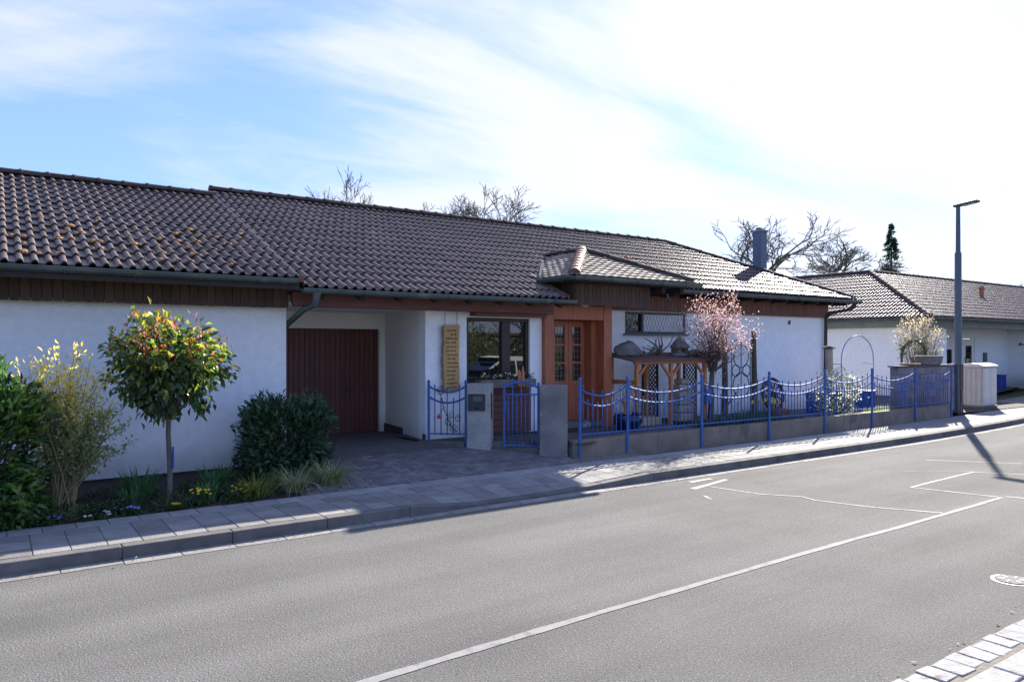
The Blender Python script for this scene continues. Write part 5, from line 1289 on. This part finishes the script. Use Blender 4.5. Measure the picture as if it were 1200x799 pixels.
# dried hydrangea-like shrub and ivy arch by the far house
dr_ = empty('dried_shrub', (24.2,11.9,.18), 'tall dried shrub with straw-coloured seed heads before the far bungalow', 'shrub')
P, O, ids, cs = cluster_crown((24.2,11.9,2.25), (1.0,.7,.85), 150, 12, .07, shell=.3, zmin=1.5); n = len(P)
add_leaves('seed_head', leaves_mesh('f', P, unit(n)+np.array([0,0,.5]), unit(n), rng.uniform(.04,.08,n), rng.uniform(.025,.045,n), jit((.34,.29,.21),n,.2)), LEAFSOFT, dr_)
stems_to(dr_, (24.2,11.9,.15), [cs[i] for i in range(0,len(cs))], M['drift'], .010, .004)
iv = empty('ivy_arch', (21.9,11.0,.16), 'dark arch overgrown with bare ivy before the far white wall', 'arch')
arc = [(21.3,11.0,.2),(21.3,11.0,1.7)]+[(22.0-.7*math.cos(t),11.0,1.7+.45*math.sin(t)) for t in [math.pi*i/10 for i in range(1,10)]]+[(22.7,11.0,1.7),(22.7,11.0,.2)]
MB().tube(arc, .035, 7).build('hoop', M['bark'], iv, smooth=True)
idx = rng.integers(0, len(arc)-2, 420); tt = rng.random(420)[:,None]; A = np.array(arc)
P = A[idx]*(1-tt)+A[idx+1]*tt+rng.normal(size=(420,3))*.06; n = 420
add_leaves('ivy', leaves_mesh('f', P, unit(n), unit(n), rng.uniform(.04,.08,n), rng.uniform(.03,.05,n), jit((.06,.075,.035),n)), LEAF, iv)
rock((35.5,12.2,.12), (1.0,.7,.55), M['stone'], 'big dark rock in the rockery at the far bungalow', seed=5)
rock((37.0,12.0,.12), (1.2,.8,.8), M['stone'], 'largest rounded rock of the rockery at the far bungalow', seed=6)
shrub('rockery_shrub', 'small green shrub in front of the rockery rocks', (34.2,11.6,.4), (.9,.5,.3), 60, 12, .08, GY, (.05,.09), (.02,.035), zmin=.15, base=.15)

# ================================================================== BARE TREES BEHIND THE ROOFS
def bare_tree(name, label, loc, H, spread, seed, m, trunk_r=.22, levels=6, fork=(2,3), group=None, lift=.35, ang=(.35,.75), tgt=None):
    rr = random.Random(seed); r = empty(name, loc, label, 'tree', group)
    trunk, limb, twig = MB(), MB(), MB(); L0 = Vector(loc)
    def grow(p, d, L_, rad, lv):
        pts = [p.copy()]; rs = [rad]; n = 4 if lv > 1 else 3
        for j in range(n):
            d = (d+Vector((rr.gauss(0,.13),rr.gauss(0,.13),rr.gauss(0,.10)+.05*lift))).normalized(); p = p+d*L_/n; pts.append(p.copy()); rs.append(rad*(1-.22*(j+1)/n))
        mb = trunk if lv == levels else (limb if lv > levels-3 else twig)
        mb.tube(pts, rs, 8 if lv == levels else (6 if lv > levels-3 else 3), cap=False)
        if lv == 0: return
        k = rr.randint(*fork)+(1 if lv <= 4 else 0)
        for q in range(k):
            ax_ = Vector((rr.gauss(0,1),rr.gauss(0,1),rr.gauss(0,.6))); ax_ = (ax_-d*ax_.dot(d)).normalized()
            a = rr.uniform(*ang); nd = (d*math.cos(a)+ax_*math.sin(a)*spread+Vector((0,0,lift*.25))).normalized()
            s_ = rr.choice([1.0,1.0,.85]) if lv > 1 else rr.uniform(.6,1); ppos = pts[-1] if q < 2 else pts[rr.randint(1,n-1)]
            grow(ppos, nd, L_*rr.uniform(.62,.86)*s_, max(.010, rs[-1]*rr.uniform(.58,.78)), lv-1)
    grow(L0, Vector((rr.gauss(0,.05),rr.gauss(0,.05),1)), H*.22, trunk_r, levels)
    if tgt:                                             # natural size of this tree: height and crown width
        zs = [v[2]-L0.z for v in twig.v]; q = sorted(math.hypot(v[0]-L0.x, v[1]-L0.y) for v in twig.v)
        zs.sort(); kz = tgt[0]/zs[int(len(zs)*.985)]; kx = tgt[1]/2/q[int(len(q)*.93)]
        for mb in (trunk, limb, twig): mb.v = [(L0.x+(v[0]-L0.x)*kx, L0.y+(v[1]-L0.y)*kx, L0.z+(v[2]-L0.z)*kz) for v in mb.v]
    trunk.build('trunk', m, r, smooth=True); limb.build('limbs', m, r, smooth=True); tag(twig.build('crown', m, r), kind='stuff')
    zs = [v[2] for v in twig.v]; xs_ = [v[0] for v in twig.v]
    return r, max(zs), min(xs_), max(xs_)
c35, s35 = math.cos(R(YAW)), math.sin(R(YAW))
bare_tree('bare_oak', 'wide bare oak standing behind the dark chimney', (42.2,29.0,0), 10, 1.15, 12, M['barkgrey'], .34, 7, ang=(.4,.9), tgt=(9.5,12.0))
bare_tree('bare_tree', 'bare crooked tree rising behind the middle of the long roof ridge', (22.0,35.9,0), 12, 1.0, 5, M['barkgrey'], .26, 7, fork=(2,3), tgt=(10.3,8.6))
bare_tree('bare_tree', 'bare tree crown of many fine twigs, behind the roof ridge near the ridge step', (16.4,39.8,0), 12, .95, 9, M['barkgrey'], .24, 7, fork=(2,3), tgt=(11.0,9.6))
bare_tree('bare_tree', 'far bare tree over the right end of the far bungalow roof', (90,34,0), 9.0, 1.0, 21, M['barkgrey'], .24, 6, tgt=(8.6,5))
# conifer
cf = empty('spruce', (49.6,26.3,0), 'narrow dark spruce rising behind the far bungalow roof', 'tree'); cb_ = Vector((49.6,26.3,0)); CH = 10.3
MB().tube([cb_, cb_+Vector((0,0,CH*.6)), cb_+Vector((0,0,CH))], [.16,.09,.012], 8).build('trunk', M['bark'], cf, smooth=True)
PP, DD = [], []
for i in range(800):
    z_ = CH-.1-(CH-2.1)*random.random()**.75; rad_ = max(.04, (CH-z_)*.27)*random.uniform(.35,1.15); a = random.uniform(0,2*math.pi)
    for q in range(15):
        s_ = random.uniform(.15,1); p = cb_+Vector((math.cos(a)*rad_*s_, math.sin(a)*rad_*s_, z_-.28*rad_*s_+random.gauss(0,.03)))
        PP.append(tuple(p)); a2 = a+random.gauss(0,.6); DD.append((math.cos(a2), math.sin(a2), random.uniform(-.7,.25)))
P = np.array(PP); n = len(P)
add_leaves('needles', leaves_mesh('f', P, np.array(DD), unit(n), rng.uniform(.12,.24,n), rng.uniform(.04,.07,n), jit((.035,.06,.035),n,.25)), LEAFSOFT, cf)

# ================================================================== ACROSS THE ROAD (seen in the window glass)
shrub('garden_hedge', 'broad green garden hedge across the road behind the parked car', (19,-4.2,1.0), (5.5,1.0,1.1), 260, 14, .16, [(.06,.11,.03),(.09,.15,.04),(.05,.09,.03)], (.12,.22), (.06,.10), zmin=.0, base=0, nstem=12)
shrub('garden_shrub', 'yellow-green spring shrub above the hedge across the road', (17.5,-6.5,1.9), (1.6,1.2,1.3), 130, 14, .14, [(.26,.26,.05),(.16,.20,.05),(.10,.15,.04)], (.10,.18), (.05,.08), zmin=.1, base=0, nstem=10)
bare_tree('garden_tree', 'bare garden tree across the road behind the hedge', (21,-8,0), 8, 1.0, 31, M['barkgrey'], .2, 5)
one(MB().box(10,34,-13.2,-13,0,2.6).prism([(10,2.6),(34,2.6),(34,2.75),(10,2.75)],'y',-13.5,-12.9), 'garden_house', M['clad'], 'low brown timber outbuilding at the back of the garden across the road', 'building')
car = empty('parked_car', (14.2,1.0,.03), 'white hatchback parked half on the near pavement across from the house', 'car')
def loft(secs, name, m, parent, **kw):
    mb = MB(); n = len(secs[0])
    for s_ in secs: mb.v += [tuple(p) for p in s_]
    for i in range(len(secs)-1):
        for j in range(n): a = i*n+j; b = i*n+(j+1) % n; mb.f.append((a, b, b+n, a+n))
    mb.f.append(tuple(range(n-1,-1,-1))); mb.f.append(tuple((len(secs)-1)*n+j for j in range(n)))
    return mb.build(name, m, parent, smooth=True, **kw)
def csec(x, hw, z0, z1, tw=.9): 
    return [(x, 1.0+hw*s_*k, z) for s_, k, z in ((-1,.92,z0),(-1,1,z0+.18),(-1,1,z0+(z1-z0)*.7),(-1,tw,z1),(1,tw,z1),(1,1,z0+(z1-z0)*.7),(1,1,z0+.18),(1,.92,z0))]
bx = 12.1
body = loft([csec(bx+.0,.74,.42,.72,.9),csec(bx+.12,.82,.30,.82,.9),csec(bx+.9,.88,.25,.98,.9),csec(bx+1.2,.89,.25,1.0,.92),csec(bx+3.3,.89,.25,1.04,.92),csec(bx+4.0,.86,.28,1.02,.92),csec(bx+4.15,.78,.40,.96,.9)], 'body', M['carpaint'], car)
loft([csec(bx+1.15,.80,.99,1.0,.98),csec(bx+1.85,.76,1.0,1.40,.86),csec(bx+2.3,.74,1.0,1.47,.84),csec(bx+3.3,.72,1.0,1.45,.84),csec(bx+4.0,.76,1.0,1.04,.98)], 'cabin_glass', M['glass'], car)
loft([csec(bx+1.95,.66,1.42,1.445,.9),csec(bx+2.4,.66,1.46,1.50,.9),csec(bx+3.2,.64,1.44,1.48,.9),csec(bx+3.4,.62,1.40,1.44,.9)], 'roof', M['carpaint'], car)
for s_ in (-1,1):
    for (xa, za, xb, zb_) in ((bx+1.15,1.0,bx+1.95,1.45),(bx+3.35,1.45,bx+4.0,1.03),(bx+2.6,1.02,bx+2.62,1.47)):
        MB().beam((xa,1.0+s_*.79,za), (xb,1.0+s_*.66,zb_), .05, .06).build('pillar', M['carpaint'], car)
    for x_ in (bx+.75, bx+3.35):
        wl_ = MB().tube([(x_,1.0+s_*.72,.33),(x_,1.0+s_*.91,.33)], .31, 24).build('wheel', M['rubber'], car)
        MB().tube([(x_,1.0+s_*.90,.33),(x_,1.0+s_*.92,.33)], .20, 18).build('rim', M['alloy'], wl_)
    MB().obox((bx+.10,1.0+s_*.62,.68), (.12,.26,.12)).build('headlight', M['lampglass'], car, bevel=.02)
    MB().obox((bx+4.12,1.0+s_*.62,.85), (.08,.24,.16)).build('tail_light', M['redpaint'], car, bevel=.02)

# ================================================================== GRIT AND DRY LEAVES IN THE GUTTERS
n = 620; gxx = rng.uniform(-3, 24, n); side = rng.random(n) < .8
gy = np.where(side, KY-.02-np.abs(rng.normal(size=n))*.06, 2.34+np.abs(rng.normal(size=n))*.05)+np.array([bend(a) if b_ else 0 for a, b_ in zip(gxx, side)])
P = np.column_stack([gxx, gy, np.full(n, .010)]); D = unit(n)*np.array([1,1,.15])
lme = leaves_mesh('litter', P, D, unit(n)*.3+np.array([0,0,1.0]), rng.uniform(.012,.045,n), rng.uniform(.008,.024,n), jit((.20,.145,.085),n,.35)); lme.materials.append(LEAFSOFT)
lo_ = bpy.data.objects.new('leaf_litter', lme); COL.objects.link(lo_); tag(lo_, 'dry leaves and grit along the kerbs', 'leaf litter', kind='stuff')
n = 260; P = np.column_stack([rng.uniform(-1,14,n), rng.uniform(2.5,7.5,n), np.full(n,.008)])
lme = leaves_mesh('grit', P, unit(n)*np.array([1,1,.1]), unit(n)*.2+np.array([0,0,1.0]), rng.uniform(.006,.018,n), rng.uniform(.005,.012,n), jit((.16,.15,.13),n,.6)); lme.materials.append(LEAFSOFT)
lo_ = bpy.data.objects.new('road_grit', lme); COL.objects.link(lo_); tag(lo_, 'scattered grit and leaf crumbs on the asphalt', 'grit', kind='stuff')

# far wood that closes the street
n = 9000; a = rng.random(n); cxw = 95+rng.normal(size=n)*5; cyw = -60+a*85; hz = 5.5+2.0*np.sin(cyw*.31)+1.3*np.sin(cyw*.93+1)
P = np.column_stack([cxw, cyw, rng.random(n)**.8*hz])
lme = leaves_mesh('wood', P, unit(n)+np.array([0,0,.4]), unit(n), rng.uniform(.7,1.6,n), rng.uniform(.4,.9,n), jit((.055,.06,.035),n,.3)); lme.materials.append(LEAFSOFT)
lo_ = bpy.data.objects.new('distant_wood', lme); COL.objects.link(lo_); tag(lo_, 'far-off wood closing the end of the street', 'wood', kind='stuff')
